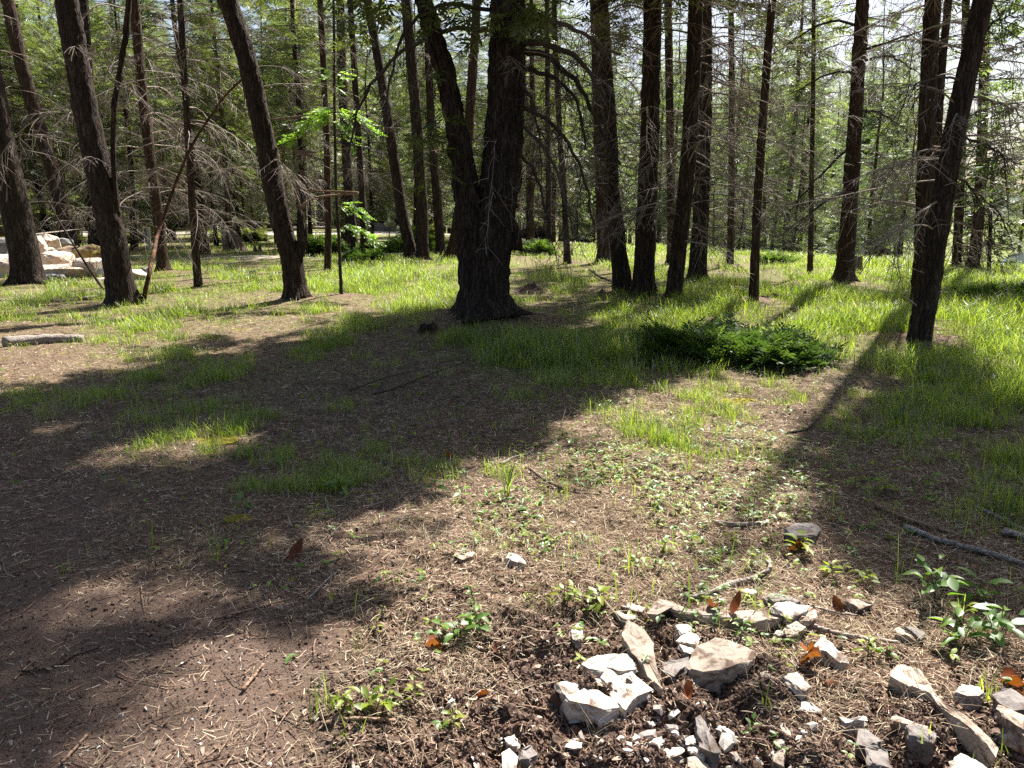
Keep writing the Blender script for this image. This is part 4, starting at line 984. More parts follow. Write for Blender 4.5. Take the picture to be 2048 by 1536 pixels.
stick('fallen_branch', [(430,1245),(470,1236),(520,1222),(580,1200)], 6, 3, "long thin root-like stick across the upper bare track", 'branch', 'stick', GS, .008, 22)
stick('fallen_branch', [(615,1205),(650,1170),(680,1142)], 5, 3, "white thin stick in the shade at the right rim of the track", 'branch', 'log', GS, .008, 23)
stick('fallen_branch', [(235,1355),(265,1370),(300,1378),(335,1388),(358,1384)], 4, 2, "wiry curled root on the bare track", 'root', 'stick', GS, .008, 24)
stick('fallen_branch', [(40,1352),(75,1350),(120,1340),(150,1322),(200,1305)], 6, 3, "dark stick half buried along the track at the left", 'branch', 'bark_thin', GS, .006, 25)
stick('fallen_branch', [(560,1122),(580,1108),(597,1090)], 6, 4, "pale short stick in the dark soil left of centre", 'branch', 'stick', GS, .01, 26)
stick('fallen_branch', [(1000,940),(1030,920),(1062,905),(1068,896)], 6, 3, "pale forked twig on the edge of the sunlit patch", 'branch', 'log', GS, .015, 27, 6, 3)
stick('fallen_branch', [(942,890),(1000,886),(1060,892)], 3, 2, "thin dark twig behind the pale forked twig", 'branch', 'stick', GS, .015, 28)
stick('fallen_branch', [(1055,945),(1090,970),(1140,992),(1200,1000)], 4, 2, "dark thin twig crossing the sunlit patch in the middle", 'branch', 'bark_thin', GS, .015, 29, 6, 3)
stick('fallen_branch', [(1050,1412),(1080,1414),(1105,1415)], 6, 5, "small straight tan stick left of the white slab", 'branch', 'stick', GS, .008, 30)
stick('fallen_branch', [(1275,1412),(1300,1395),(1345,1365),(1362,1350)], 4, 5, "thin orange-brown stick at the foot of the leaning stone", 'branch', 'stick', GS, .03, 31)
stick('fallen_branch', [(1510,1440),(1545,1470),(1582,1502)], 9, 7, "straw-coloured broken stick pointing to the lower right in the dug soil", 'branch', 'stick', GS, .02, 32)
stick('exposed_root', [(1480,1485),(1530,1495),(1548,1518),(1600,1525),(1640,1540)], 4, 3, "long wiry tan root in the dug soil at the bottom", 'root', 'stick', GS, .03, 33)
stick('exposed_root', [(1655,1525),(1680,1500),(1720,1488),(1745,1470)], 4, 2, "short reddish root curving up in the dug soil", 'root', 'stick', GS, .03, 34)
stick('fallen_branch', [(745,800),(780,790),(850,765),(930,735)], 3, 2, "long thin drooping twig in the shade before the big tree", 'branch', 'limb', GS, .06, 35, 5, 4)
stick('fallen_branch', [(700,790),(770,768),(860,745)], 3, 1.5, "second long thin twig in the shade before the big tree", 'branch', 'limb', GS, .05, 36, 5, 4)
stick('fallen_branch', [(1180,545),(1200,560),(1245,575)], 6, 3, "dark branch lying at the foot of the crooked trunk", 'branch', 'bark_thin', GS, .05, 37, 6, 4)
def stake(px, py, pxt, pyt, w, label, mat):
    b = ground_at(px, py); t = at_depth(pxt, pyt, b[1]); k = b[1] / F * w / 2
    bm = bmesh.new(); bmesh.ops.create_cube(bm, size=1)
    for v in bm.verts:
        s = v.co.z + .5; p = b * (1 - s) + t * s; v.co = Vector((p[0] + v.co.x * 2 * k, p[1] + v.co.y * .8 * k, p[2] - (.1 if s < .5 else 0) + (.06 * (v.co.x > 0) if s > .5 else 0))) - Vector(b)
    me = D.meshes.new('stake'); bm.to_mesh(me); bm.free(); me.materials.append(mat)
    o = obj('wooden_stake', me, None, b); tag(o, label, 'stake', None)
stake(300, 503, 296, 456, 6.5, "white slightly leaning survey stake behind the furrowed trunk", plain("white_stake_paint", (.62, .58, .52), .8))
stake(167, 497, 162, 452, 3.0, "thin tan stake in front of the pale junipers at left", plain("tan_stake_wood", (.42, .34, .24), .9))

# ------------------------------------------------------------------ rocks
def rough_poly(o_me, amp, seed, levels=2, flat=True):
    bm = bmesh.new(); bm.from_mesh(o_me)
    bmesh.ops.triangulate(bm, faces=bm.faces[:])
    for _ in range(levels):
        bmesh.ops.subdivide_edges(bm, edges=bm.edges[:], cuts=1, use_grid_fill=True)
    co = np.array([v.co[:] for v in bm.verts]); nr = np.array([v.normal[:] for v in bm.verts]); bm.normal_update()
    nr = np.array([v.normal[:] for v in bm.verts])
    s = 1 / max(np.ptp(co, axis=0).max(), 1e-4)
    d = fbm(co[:, 0] * s * 4 + seed, co[:, 1] * s * 4, co[:, 2] * s * 9, 4, .6) * amp
    st_ = np.floor(co[:, 2] * s * 14 + 2 * fbm(co[:, 0] * s * 3, co[:, 1] * s * 3, seed * 1., 2)) % 2 * amp * .6
    for v, a, b, c in zip(bm.verts, nr, d, st_): v.co += Vector(a * b) + Vector((a[0], a[1], 0)) * c
    bm.to_mesh(o_me); bm.free(); o_me.update()
def slab_mesh(outline, z_top, thick, seed, shrink=.9, tilt=(0, 0), inset=.93):
    """outline: pixels seen on the top plane z_top above the ground. Returns mesh and centre."""
    P = np.array([ground_at(px, py, z_top) for px, py in outline]); c = P.mean(axis=0)
    zg = float(h_smooth(c[0], c[1])) + z_top
    Q = P - c; Q[:, 2] = Q[:, 0] * tilt[0] + Q[:, 1] * tilt[1]
    bm = bmesh.new(); n = len(Q); r = np.random.default_rng(seed)
    lay = []
    for f, dz in ((inset, 0.0), (1.0, -.12 * thick), (1.0 - .5 * (1 - shrink), -.6 * thick), (shrink, -thick)):
        jit = r.normal(0, .005 if dz < 0 else .004, (n, 3)) * [1, 1, 1.0 if dz < 0 else .9]
        lay.append([bm.verts.new(Vector(q * [f, f, 1] + [0, 0, dz] + j)) for q, j in zip(Q, jit)])
    for a, b in zip(lay[:-1], lay[1:]):
        for i in range(n): bm.faces.new((a[i], b[i], b[(i + 1) % n], a[(i + 1) % n]))
    ct_ = bm.verts.new(Vector((0, 0, r.uniform(-.004, .006)))); cb = bm.verts.new(Vector((0, 0, -thick)))
    for i in range(n):
        bm.faces.new((lay[0][i], lay[0][(i + 1) % n], ct_)); bm.faces.new((lay[-1][(i + 1) % n], lay[-1][i], cb))
    bmesh.ops.recalc_face_normals(bm, faces=bm.faces[:])
    me = D.meshes.new('stone'); bm.to_mesh(me); bm.free()
    rough_poly(me, thick * .045 + .0012, seed, 2)
    return me, Vector((c[0], c[1], zg))
def Z(ox, oy, s, pts): return [(ox + x / s, oy + y / s) for x, y in pts]
Z5 = lambda p: Z(1100, 1150, 5.12, p)
Z7 = lambda p: Z(1700, 1200, 4.572, p)
Z8 = lambda p: Z(1200, 1380, 4.096, p)
Z6 = lambda p: Z(1400, 1150, 5.12, p)
GR = 'limestone pieces dug out at the bottom right'
def stone(outline, zt, th, label, mat='rock_white', seed=0, shrink=.9, tilt=(0, 0), name='stone', group=GR, cat='stone'):
    zt = zt * .72
    me, c = slab_mesh(outline, zt, th, seed, shrink, tilt); me.materials.append(M[mat])
    o = obj(name, me, None, c); tag(o, label, cat, group); return o
# the cracked white slab: four pieces
def cracked():
    c = ground_at(1210, 1365, .05); root = empty('cracked_slab', (c[0], c[1], c[2] - .05)); tag(root, "broad cracked white limestone slab, largest flat stone of the heap", 'stone', GR)
    for k, (ol, zt) in enumerate(((Z5([(305,905),(430,822),(620,812),(800,810),(880,955),(700,1000),(590,940),(505,998),(400,950)]), .062), (Z5([(510,1012),(590,955),(690,1012),(830,985),(1050,1185),(905,1260),(760,1362),(650,1250),(565,1130)]), .052),
                                 (Z5([(60,1110),(140,1090),(330,1120),(500,1180),(640,1260),(720,1345),(560,1375),(380,1320),(190,1290),(120,1210)]), .058), (Z5([(305,925),(400,965),(500,1012),(555,1130),(500,1165),(330,1108),(235,1075)]), .045))):
        me, p = slab_mesh(ol, zt, .075, 900 + k, .97, inset=.98); me.materials.append(M['rock_white']); o = obj('slab_piece', me, root); o.location = p - root.location
cracked()
stone(Z5([(800,490),(920,585),(1050,705),(1075,830),(1095,920),(1168,1060),(1150,1110),(1020,1010),(930,900),(830,770),(735,640),(770,560)]), .105, .085, "long thick stone leaning on the right end of the cracked white slab", 'rock_tan', 901, .9, (0, .10))
stone(Z6([(-140,880),(-60,780),(20,690),(160,663),(330,680),(470,740),(572,785),(520,890),(440,905),(330,930),(180,960),(20,960),(-110,950)]), .095, .085, "bulky pale boulder with soil on its flat top, centre of the heap", 'rock_tan', 902, .85, (0.02, .06))
stone(Z5([(1100,915),(1240,870),(1430,832),(1420,920),(1330,1010),(1260,1060),(1150,1000)]), .05, .05, "grey-brown slab wedged between the leaning stone and the bulky boulder", 'rock_grey', 903, .95, (0, -.12))
stone(Z5([(1285,502),(1380,495),(1452,520),(1440,565),(1330,600),(1300,560)]), .06, .05, "small square white stone above the bulky boulder", 'rock_white', 904)
stone(Z5([(1300,685),(1350,610),(1420,588),(1480,586),(1532,640),(1500,715),(1400,690)]), .055, .05, "white wedge below the small square stone", 'rock_white', 905)
stone(Z5([(1308,725),(1400,720),(1495,755),(1480,812),(1360,800)]), .045, .045, "lower white wedge touching the bulky boulder", 'rock_white', 906)
stone(Z5([(985,385),(1060,290),(1130,228),(1210,262),(1320,300),(1480,345),(1625,372),(1560,390),(1400,380),(1260,350),(1190,290),(1140,340),(1100,420)]), .06, .07, "long low stone at the upper left of the heap, under the lichened branch", 'rock_tan', 907, .85)
stone(Z5([(632,372),(700,366),(800,395),(892,425),(860,462),(770,470)]), .05, .05, "tan chip lying left of the long low stone", 'rock_tan', 908)
stone(Z5([(715,315),(790,286),(900,300),(972,332),(940,360),(800,345)]), .03, .035, "thin white plate behind the tan chip", 'rock_white', 909)
stone(Z5([(205,580),(265,520),(338,575),(325,640),(300,690),(240,640)]), .085, .04, "white chip perched on a soil lump left of the cracked slab", 'rock_white', 910)
stone(Z6([(-120,350),(60,330),(180,370),(350,365),(420,362),(640,368),(858,375),(862,425),(730,470),(560,482),(420,455),(200,420),(0,420)]), .065, .055, "long flat tan slab along the back of the heap", 'rock_tan', 911, .85)
stone(Z6([(705,340),(780,268),(900,266),(1120,302),(1085,365),(960,410),(870,425),(840,375)]), .085, .04, "flat white slab resting on the right end of the long tan slab", 'rock_white', 912, .9)
stone(Z6([(642,225),(770,182),(900,198),(1030,258),(900,270),(750,268)]), .06, .05, "grey rough slab behind the flat white one", 'rock_grey', 913)
stone(Z6([(1022,440),(1080,375),(1130,350),(1190,362),(1165,430),(1110,480),(1040,470)]), .06, .06, "rounded tan stone right of the flat white slab", 'rock_tan', 914)
stone(Z6([(868,550),(900,482),(1010,488),(1080,535),(1000,590),(890,605)]), .045, .05, "tan stone under the edge of the flat white slab", 'rock_tan', 915)
stone(Z6([(765,600),(800,560),(862,548),(872,575),(850,612)]), .03, .04, "tiny white wedge beside the tan stone under the slab", 'rock_white', 916)
stone(Z6([(1190,700),(1250,636),(1330,680),(1420,760),(1500,845),(1440,870),(1320,800),(1215,770)]), .06, .06, "white-topped wedge right of the curled orange leaves", 'rock_white', 917, .9, (0, .1))
stone(Z6([(820,1040),(920,1010),(1000,998),(1060,1065),(1112,1160),(1050,1180),(930,1120)]), .085, .07, "tilted pale stone under the curled orange leaves", 'rock_white', 918)
stone(Z6([(1012,1350),(1060,1320),(1105,1282),(1170,1340),(1245,1420),(1150,1395)]), .05, .03, "thin white shard below the tilted pale stone", 'rock_white', 919)
stone(Z6([(442,170),(485,138),(545,145),(572,172),(540,198),(470,192)]), .035, .04, "white lump beside the crooked lichened branch", 'rock_white', 920)
stone(Z6([(1480,270),(1540,255),(1640,252),(1770,290),(1720,325),(1600,318)]), .04, .04, "speckled flat stone in the litter right of the heap", 'rock_tan', 921)
stone(Z6([(620,1000),(690,985),(780,1045),(740,1100),(650,1060)]), .05, .05, "small cracked stone under the right side of the bulky boulder", 'rock_tan', 922)
stone(Z6([(1430,1462),(1560,1470),(1690,1455),(1705,1500),(1600,1500),(1500,1515)]), .05, .04, "white slab edge in the dug soil below the thin shard", 'rock_white', 923)
stone(Z7([(360,700),(395,625),(440,560),(530,580),(640,625),(720,740),(830,900),(940,985),(1060,1060),(1200,1190),(1350,1335),(1345,1390),(1180,1240),(1000,1090),(860,985),(740,870),(640,820),(500,770)]), .095, .12, "long heavy slab slanting down toward the bottom right corner", 'rock_tan', 924, .80)
stone(Z7([(1030,1400),(1130,1450),(1260,1536),(1200,1600),(930,1590),(960,1480)]), .07, .06, "white slab cut off by the bottom edge, left of the long heavy slab's end", 'rock_white', 925)
stone(Z7([(520,1150),(640,1140),(762,1195),(780,1260),(740,1290),(620,1250),(540,1230)]), .09, .08, "dark grey angular block left of the long heavy slab", 'rock_grey', 926)
stone(Z7([(385,1090),(400,1050),(520,1090),(700,1160),(760,1195),(640,1180),(520,1140)]), .07, .05, "narrow pale slab behind the dark grey block", 'rock_tan', 927)
stone(Z7([(90,1160),(150,1165),(230,1230),(305,1300),(240,1325),(80,1310)]), .07, .06, "upper dark slate slab in the dug soil", 'rock_grey', 928)
stone(Z7([(160,1320),(240,1325),(335,1350),(370,1440),(390,1540),(210,1510),(170,1420)]), .06, .06, "lower grey slate slab at the bottom edge", 'rock_grey', 929)
stone(Z7([(1290,850),(1380,815),(1470,792),(1600,890),(1640,1000),(1500,1000),(1390,940)]), .11, .05, "dark brown slab at the right edge under the orange leaf", 'rock_grey', 930)
stone(Z7([(1335,980),(1362,942),(1450,980),(1620,1070),(1700,1180),(1640,1230),(1480,1110),(1370,1030)]), .10, .08, "light slab at the right edge below the dark brown one", 'rock_tan', 931)
stone(Z7([(960,840),(1000,790),(1040,766),(1120,765),(1185,792),(1222,860),(1190,890),(1080,880)]), .07, .07, "round white stone beside the grass tuft at right", 'rock_white', 932)
stone(Z7([(1312,1222),(1390,1182),(1470,1180),(1500,1210),(1545,1250),(1420,1262)]), .03, .03, "flat white star-shaped stone near the right edge", 'rock_white', 933)
stone(Z7([(415,262),(432,236),(520,290),(602,342),(560,345),(470,310)]), .05, .06, "upright thin slate piece in the litter, upper right", 'rock_tan', 934)
stone(Z7([(500,255),(560,240),(680,310),(640,345),(590,330)]), .03, .03, "dull flat slate beside the upright thin piece", 'rock_grey', 935)
stone(Z8([(275,545),(330,520),(385,525),(420,600),(380,660),(280,640)]), .05, .05, "white block at the bottom edge, leftmost of the white rubble", 'rock_white', 936)
stone(Z8([(390,520),(450,515),(560,560),(600,640),(480,660),(400,600)]), .055, .05, "white block second from the left at the bottom edge", 'rock_white', 937)
stone(Z8([(780,225),(830,210),(870,290),(930,400),(990,500),(930,510),(840,430),(790,330)]), .10, .08, "grey upright stone with a sloping face in the dug soil", 'rock_grey', 938, .7)
stone(Z8([(735,445),(800,432),(850,470),(872,520),(820,560),(750,510)]), .06, .06, "faceted white stone under the grey upright one", 'rock_white', 939)
stone(Z8([(690,385),(760,375),(805,405),(780,435),(700,430)]), .06, .04, "white chip below the small curled brown leaf", 'rock_white', 940)
stone(Z8([(250,470),(290,440),(335,450),(345,490),(290,510)]), .045, .05, "small grey-sided cube of stone in the white rubble", 'rock_tan', 941)
stone(Z8([(400,462),(450,400),(490,382),(522,420),(480,480),(420,492)]), .05, .05, "pointed white stone in the rubble, above the blocks", 'rock_white', 942)
stone(Z8([(462,490),(560,478),(680,485),(670,525),(520,540)]), .04, .04, "low white oblong stone in the rubble", 'rock_white', 943)
stone(Z8([(722,545),(790,550),(880,600),(900,650),(800,670),(730,620)]), .05, .05, "white rubble stone with a tan face at the bottom edge", 'rock_tan', 944)
stone(Z8([(1490,285),(1530,300),(1582,352),(1545,385),(1505,350)]), .05, .05, "small upright tan chip right of the broken stick", 'rock_tan', 945)
stone(Z8([(720,85),(790,80),(862,112),(810,138),(745,115)]), .03, .03, "small white chip below the bulky boulder's shadow", 'rock_white', 946)
stone(Z8([(385,255),(430,245),(472,272),(430,298)]), .03, .035, "pointed white chip left of the small curled brown leaf", 'rock_white', 947)
stone(Z8([(650,145),(740,140),(800,180),(760,230),(670,200)]), .04, .04, "tan chip carrying the small curled brown leaf", 'rock_tan', 948)
stone(Z8([(1430,500),(1480,490),(1520,540),(1490,590),(1440,580)]), .04, .05, "brown rounded stone at the bottom edge beside the roots", 'rock_tan', 949)
stone(Z8([(1790,470),(1880,440),(1960,470),(1975,510),(1860,520)]), .05, .05, "pale split stone at the bottom, left of the slate slabs", 'rock_tan', 950)
stone(Z8([(0,230),(40,222),(85,240),(50,268),(5,260)]), .03, .03, "small white chip under the cracked slab's lower edge", 'rock_white', 951)
stone([(908,1112),(916,1100),(932,1098),(948,1103),(944,1114),(925,1119)], .03, .04, "pale crumbly stone in the soil, left of the pair in mid foreground", 'rock_tan', 952)
stone([(1008,1117),(1018,1106),(1032,1108),(1050,1120),(1049,1128),(1030,1124)], .035, .04, "bright white stone, right of the pair in mid foreground", 'rock_white', 953)
stone([(1012,1478),(1026,1472),(1036,1482),(1030,1492),(1014,1490)], .025, .03, "little white stone near the bottom centre", 'rock_white', 954)
stone([(1005,1505),(1022,1498),(1034,1512),(1030,1545),(1008,1540)], .03, .03, "white stone cut by the bottom edge near the centre", 'rock_white', 955)
stone([(1133,1490),(1142,1478),(1158,1484),(1155,1494)], .025, .03, "little white pointed stone below the cracked slab", 'rock_white', 956)
stone([(895,1405),(903,1396),(910,1400),(903,1408)], .015, .02, "small white chip in the brown soil, left of the cracked slab", 'rock_white', 957)
stone([(1178,1424),(1185,1416),(1195,1420),(1190,1430)], .02, .03, "small rounded white pebble against the cracked slab's lower rim", 'rock_white', 958)
stone([(1040,1500),(1062,1490),(1072,1506),(1060,1522),(1042,1518)], .03, .04, "brown square clod-like stone near the bottom centre", 'rock_grey', 959)
stone([(1568,1055),(1590,1045),(1615,1042),(1640,1052),(1632,1070),(1590,1072)], .06, .06, "dark layered stone in the right shade beside the wood chunk", 'rock_grey', 960)

def boulder_mesh(seed, sx, sy, sz, mat):
    r = np.random.default_rng(seed); bm = bmesh.new()
    p = r.normal(0, 1, (22, 3)); p /= np.linalg.norm(p, axis=1)[:, None]; p = np.sign(p) * np.abs(p) ** .75
    for q in p: bm.verts.new(Vector(q * [sx, sy, sz] * .66))
    res = bmesh.ops.convex_hull(bm, input=bm.verts[:])
    bmesh.ops.delete(bm, geom=list({g for g in res['geom_interior'] + res['geom_unused'] if isinstance(g, bmesh.types.BMVert)}), context='VERTS')
    bmesh.ops.bevel(bm, geom=bm.edges[:], offset=.05 * min(sx, sy, sz), segments=1, affect='EDGES')
    me = D.meshes.new('boulder'); bm.to_mesh(me); bm.free(); rough_poly(me, .045 * min(sx, sy, sz), seed, 1)
    me.materials.append(M[mat]); return me
GB = 'boulders piled at the left'
for k, (px, py, w, hh, Y, mat, lab) in enumerate((
    (97,492,38,34,22.5,'boulder',"smooth pale pink boulder on top of the pile, right of the leaning trunk"),
    (76,505,27,46,21.6,'boulder',"tall white boulder hugging the right side of the leaning trunk"),
    (8,540,62,50,20.6,'boulder',"big white boulder cut off by the left edge"),
    (118,524,54,34,21.2,'boulder',"triangular cream boulder in the middle of the pile"),
    (125,548,90,32,20.4,'boulder',"long cream block lying along the front of the pile"),
    (105,560,56,20,19.9,'boulder_grey',"flaky grey slab at the very front of the pile"),
    (177,537,50,32,20.6,'boulder',"cream boulder with a yellow lower half, right end of the pile front"),
    (134,514,46,34,22.2,'boulder_brown',"brown angular boulder behind the triangular one"),
    (182,516,58,40,21.9,'boulder_moss',"yellow-mossed boulder touching the furrowed trunk"),
    (272,552,36,22,19.8,'boulder',"low white boulder right of the furrowed trunk"),
    (291,547,32,17,21.0,'boulder_grey',"small grey-topped boulder behind the leaning orange pole"),
    (99,511,24,22,21.8,'boulder',"small tan boulder squeezed under the smooth pink one"),
    (126,488,30,18,23.5,'boulder_grey',"dark grey slab at the back top of the pile"),
    (204,549,16,20,20.2,'boulder',"narrow cream stone against the furrowed trunk"),
    (10,498,44,30,23.5,'boulder_grey',"dull grey boulder at the left edge behind the white one"),
    (60,482,24,12,24.5,'boulder_brown',"small brown stone at the top left of the pile"),
    (205,562,26,9,19.6,'boulder',"flat cream stone in the grass before the furrowed trunk"),
    (40,520,40,40,21.8,'boulder',"white boulder mostly hidden behind the thick leaning trunk"))):
    c = at_depth(px, py, Y); s = Y / F
    o = obj('boulder', boulder_mesh(700 + k, w * s, w * s * .8, hh * s * 1.12, mat), None, Vector(c)); tag(o, lab, 'boulder', GB)
    o.rotation_euler = (0, 0, random.uniform(-.4, .4))
pm = ground_at(100, 566)

# dug dirt heap right behind the big tree, dark soil plate
def dirt_heap(px, py, w, hgt, label, seed, mat='soil_clod'):
    b = ground_at(px, py); k = b[1] / F; W, H = w * k, hgt * k
    n = 34; u = np.linspace(-1, 1, n); X, Y = np.meshgrid(u, u, indexing='ij'); r = np.hypot(X, Y)
    z = H * np.clip(1 - r ** 1.6, 0, 1) * (.7 + .5 * fbm(X * 3 + seed, Y * 3, 1., 4, .65)) - .03 * (r > .97)
    v = np.stack([X.ravel() * W / 2, Y.ravel() * W * .35, z.ravel()], 1)
    i = np.arange(n - 1)[:, None] * n; j = np.arange(n - 1)[None]
    g = Geo(); g.add(v, np.stack([i + j, i + n + j, i + n + j + 1, i + j + 1], -1).reshape(-1, 4), None, rng.uniform(0, .4, n * n))
    o = obj('dirt_heap', g.mesh('dirt_heap', M[mat]), None, (b[0], b[1], float(h_smooth(b[0], b[1])))); tag(o, label, 'dirt heap', 'dark dug dirt heaps')
dirt_heap(1068, 584, 92, 17, "dark crumbly dirt heap in the grass right of the big double tree", 1)
dirt_heap(1215, 592, 70, 14, "small dirt heap at the foot of the crooked trunk", 2)
dirt_heap(1545, 596, 60, 9, "low dark dirt patch right of the slim reddish trunk", 3)

M['moss'] = make_rnd("yellow_moss", [(0.0, (.10, .09, .01)), (.5, (.22, .19, .015)), (1.0, (.30, .26, .03))])
for px, py, w, hh, lab in ((1480, 803, 88, 7, "bright yellow moss cushion in the litter at the shade edge, right of centre"), (1590, 812, 40, 5, "small yellow moss patch right of the bright cushion"),
    (430, 880, 110, 6, "yellow-brown moss streak in the sunlit gap of the left shade"), (478, 1036, 70, 6, "yellow moss patch beside the strap-leaved plant at left"), (700, 1480, 40, 5, "dull moss spot by the bottom left plants")):
    dirt_heap(px, py, w, hh, lab, px % 7, 'moss'); q = D.objects[-1]
for o in list(D.objects):
    if o.name.startswith('dirt_heap') and 'moss' in o['label']: o.name = 'moss_patch'; o['category'] = 'moss'; o['group'] = 'yellow moss patches'

# ------------------------------------------------------------------ far man-made things
def camper():
    b = ground_at(2062, 556); Y = 58.; x0 = Y * (2062 - 1024) / F; z = float(h_smooth(x0, Y))
    root = empty('camper_trailer', (x0, Y, z)); tag(root, "white rounded camper trailer parked on the meadow at the right edge", 'camper')
    zc = at_depth(2030, 549, Y)[2]; root.location.z = zc
    # body profile in x-z: length 5.6, rounded front at -x
    prof = [(-1.75, .45), (-1.78, .9), (-1.62, 1.25), (-1.25, 1.52), (-.8, 1.62), (3.6, 1.62), (3.75, 1.4), (3.78, .45)]
    bm = bmesh.new(); A = [bm.verts.new((x, -1.0, zz)) for x, zz in prof]; B = [bm.verts.new((x, 1.0, zz)) for x, zz in prof]
    n = len(prof); bm.faces.new(A); bm.faces.new(B[::-1])
    for i in range(n): bm.faces.new((A[i], B[i], B[(i + 1) % n], A[(i + 1) % n]))
    bmesh.ops.recalc_face_normals(bm, faces=bm.faces[:]); bmesh.ops.bevel(bm, geom=bm.edges[:], offset=.06, segments=2, affect='EDGES')
    me = D.meshes.new('body'); bm.to_mesh(me); bm.free(); me.materials.append(plain("camper_white", (.78, .78, .77), .45)); obj('body', me, root)
    grey = plain("camper_dark_trim", (.05, .05, .06), .4); glass = plain("camper_window", (.05, .07, .08), .15); tan = plain("camper_skirt", (.42, .30, .22), .7)
    def box(nm, x0, x1, y0, y1, z0, z1, m):
        bm = bmesh.new(); bmesh.ops.create_cube(bm, size=1)
        for v in bm.verts: v.co = Vector((x0 + (v.co.x + .5) * (x1 - x0), y0 + (v.co.y + .5) * (y1 - y0), z0 + (v.co.z + .5) * (z1 - z0)))
        bmesh.ops.bevel(bm, geom=bm.edges[:], offset=.015, segments=1, affect='EDGES')
        me = D.meshes.new(nm); bm.to_mesh(me); bm.free(); me.materials.append(m); return obj(nm, me, root)
    box('window', 1.2, 2.2, -1.02, -.99, .95, 1.35, glass); box('door', .1, .75, -1.02, -.99, .5, 1.45, grey); box('chassis', -1.6, 3.6, -.8, .8, .3, .43, tan)
    for wx in (1.4, 2.3):
        bm = bmesh.new(); bmesh.ops.create_cone(bm, cap_ends=True, segments=18, radius1=.34, radius2=.34, depth=.22, matrix=Matrix.Translation((wx, -.85, .34)) @ Matrix.Rotation(math.pi / 2, 4, 'X'))
        me = D.meshes.new('wheel'); bm.to_mesh(me); bm.free(); me.materials.append(grey); obj('wheel', me, root)
    # blue pickup in front
    Y2 = 60.; x1 = Y2 * (2012 - 1024) / F; r2 = empty('pickup_truck', (x1, Y2, at_depth(2010, 551, Y2)[2])); tag(r2, "light blue pickup truck hitched just left of the white camper", 'pickup truck')
    blue = plain("pickup_blue_paint", (.16, .34, .58), .3); white = plain("pickup_white_roof", (.75, .77, .8), .35)
    prof = [(-1.0, .35), (-1.02, .72), (-.85, .8), (-.35, .84), (-.02, 1.22), (.75, 1.25), (.85, .85), (1.7, .83), (1.7, .35)]
    bm = bmesh.new(); A = [bm.verts.new((x, -.8, zz)) for x, zz in prof]; B = [bm.verts.new((x, .8, zz)) for x, zz in prof]; n = len(prof)
    bm.faces.new(A); bm.faces.new(B[::-1])
    for i in range(n): bm.faces.new((A[i], B[i], B[(i + 1) % n], A[(i + 1) % n]))
    bmesh.ops.recalc_face_normals(bm, faces=bm.faces[:]); bmesh.ops.bevel(bm, geom=bm.edges[:], offset=.03, segments=2, affect='EDGES')
    me = D.meshes.new('body'); bm.to_mesh(me); bm.free(); me.materials.append(blue); obj('body', me, r2)
    root_, root = root, r2
    box('side_window', .05, .6, -.83, -.78, .9, 1.15, glass); box('roof', -.02, .76, -.74, .74, 1.24, 1.30, white); box('hood', -.95, -.4, -.7, .7, .80, .85, white)
    for wx in (-.55, 1.15):
        bm = bmesh.new(); bmesh.ops.create_cone(bm, cap_ends=True, segments=18, radius1=.3, radius2=.3, depth=.2, matrix=Matrix.Translation((wx, -.75, .3)) @ Matrix.Rotation(math.pi / 2, 4, 'X'))
        me = D.meshes.new('wheel'); bm.to_mesh(me); bm.free(); me.materials.append(grey); obj('wheel', me, r2)
camper()
def grill():
    b = ground_at(779, 474); k = b[1] / F; root = empty('kettle_grill', tuple(b)); tag(root, "grey kettle grill on a single post in front of the gravel road", 'grill')
    c = plain("grill_grey_metal", (.30, .32, .31), .4, .6); dk = plain("grill_post", (.03, .03, .03), .6)
    R = 9.5 * k; zc = (474 - 447) * k
    g = Geo(); n = 20; ts = np.linspace(-math.pi / 2, .15, 8); P = np.stack([0 * ts, 0 * ts, zc + R * .75 * np.sin(ts)], 1); tube(g, P, np.maximum(R * np.cos(ts), .01), n, .5)
    obj('bowl', g.mesh('bowl', c, True), root)
    g = Geo(); ts = np.linspace(0, math.pi / 2, 7); P = np.stack([0 * ts, 0 * ts, zc + .03 + R * .45 * np.sin(ts)], 1); tube(g, P, np.maximum(R * .98 * np.cos(ts), .01), n, .5); obj('lid', g.mesh('lid', c, True), root)
    g = Geo(); tube(g, [[0, 0, -.05], [0, 0, zc - R * .7]], [.035, .035], 8, .5); obj('post', g.mesh('post', dk), root)
    # grey tarped heap behind the road
    b2 = np.array([70 * (740 - 1024) / F, 80.0, 0]); me = boulder_mesh(790, 4.6, 1.8, 1.5, 'boulder_grey'); o = obj('covered_heap', me, None, Vector((80 * (752 - 1024) / F, 80, .35))); tag(o, "low grey heap on the far side of the gravel road", 'heap')
grill()

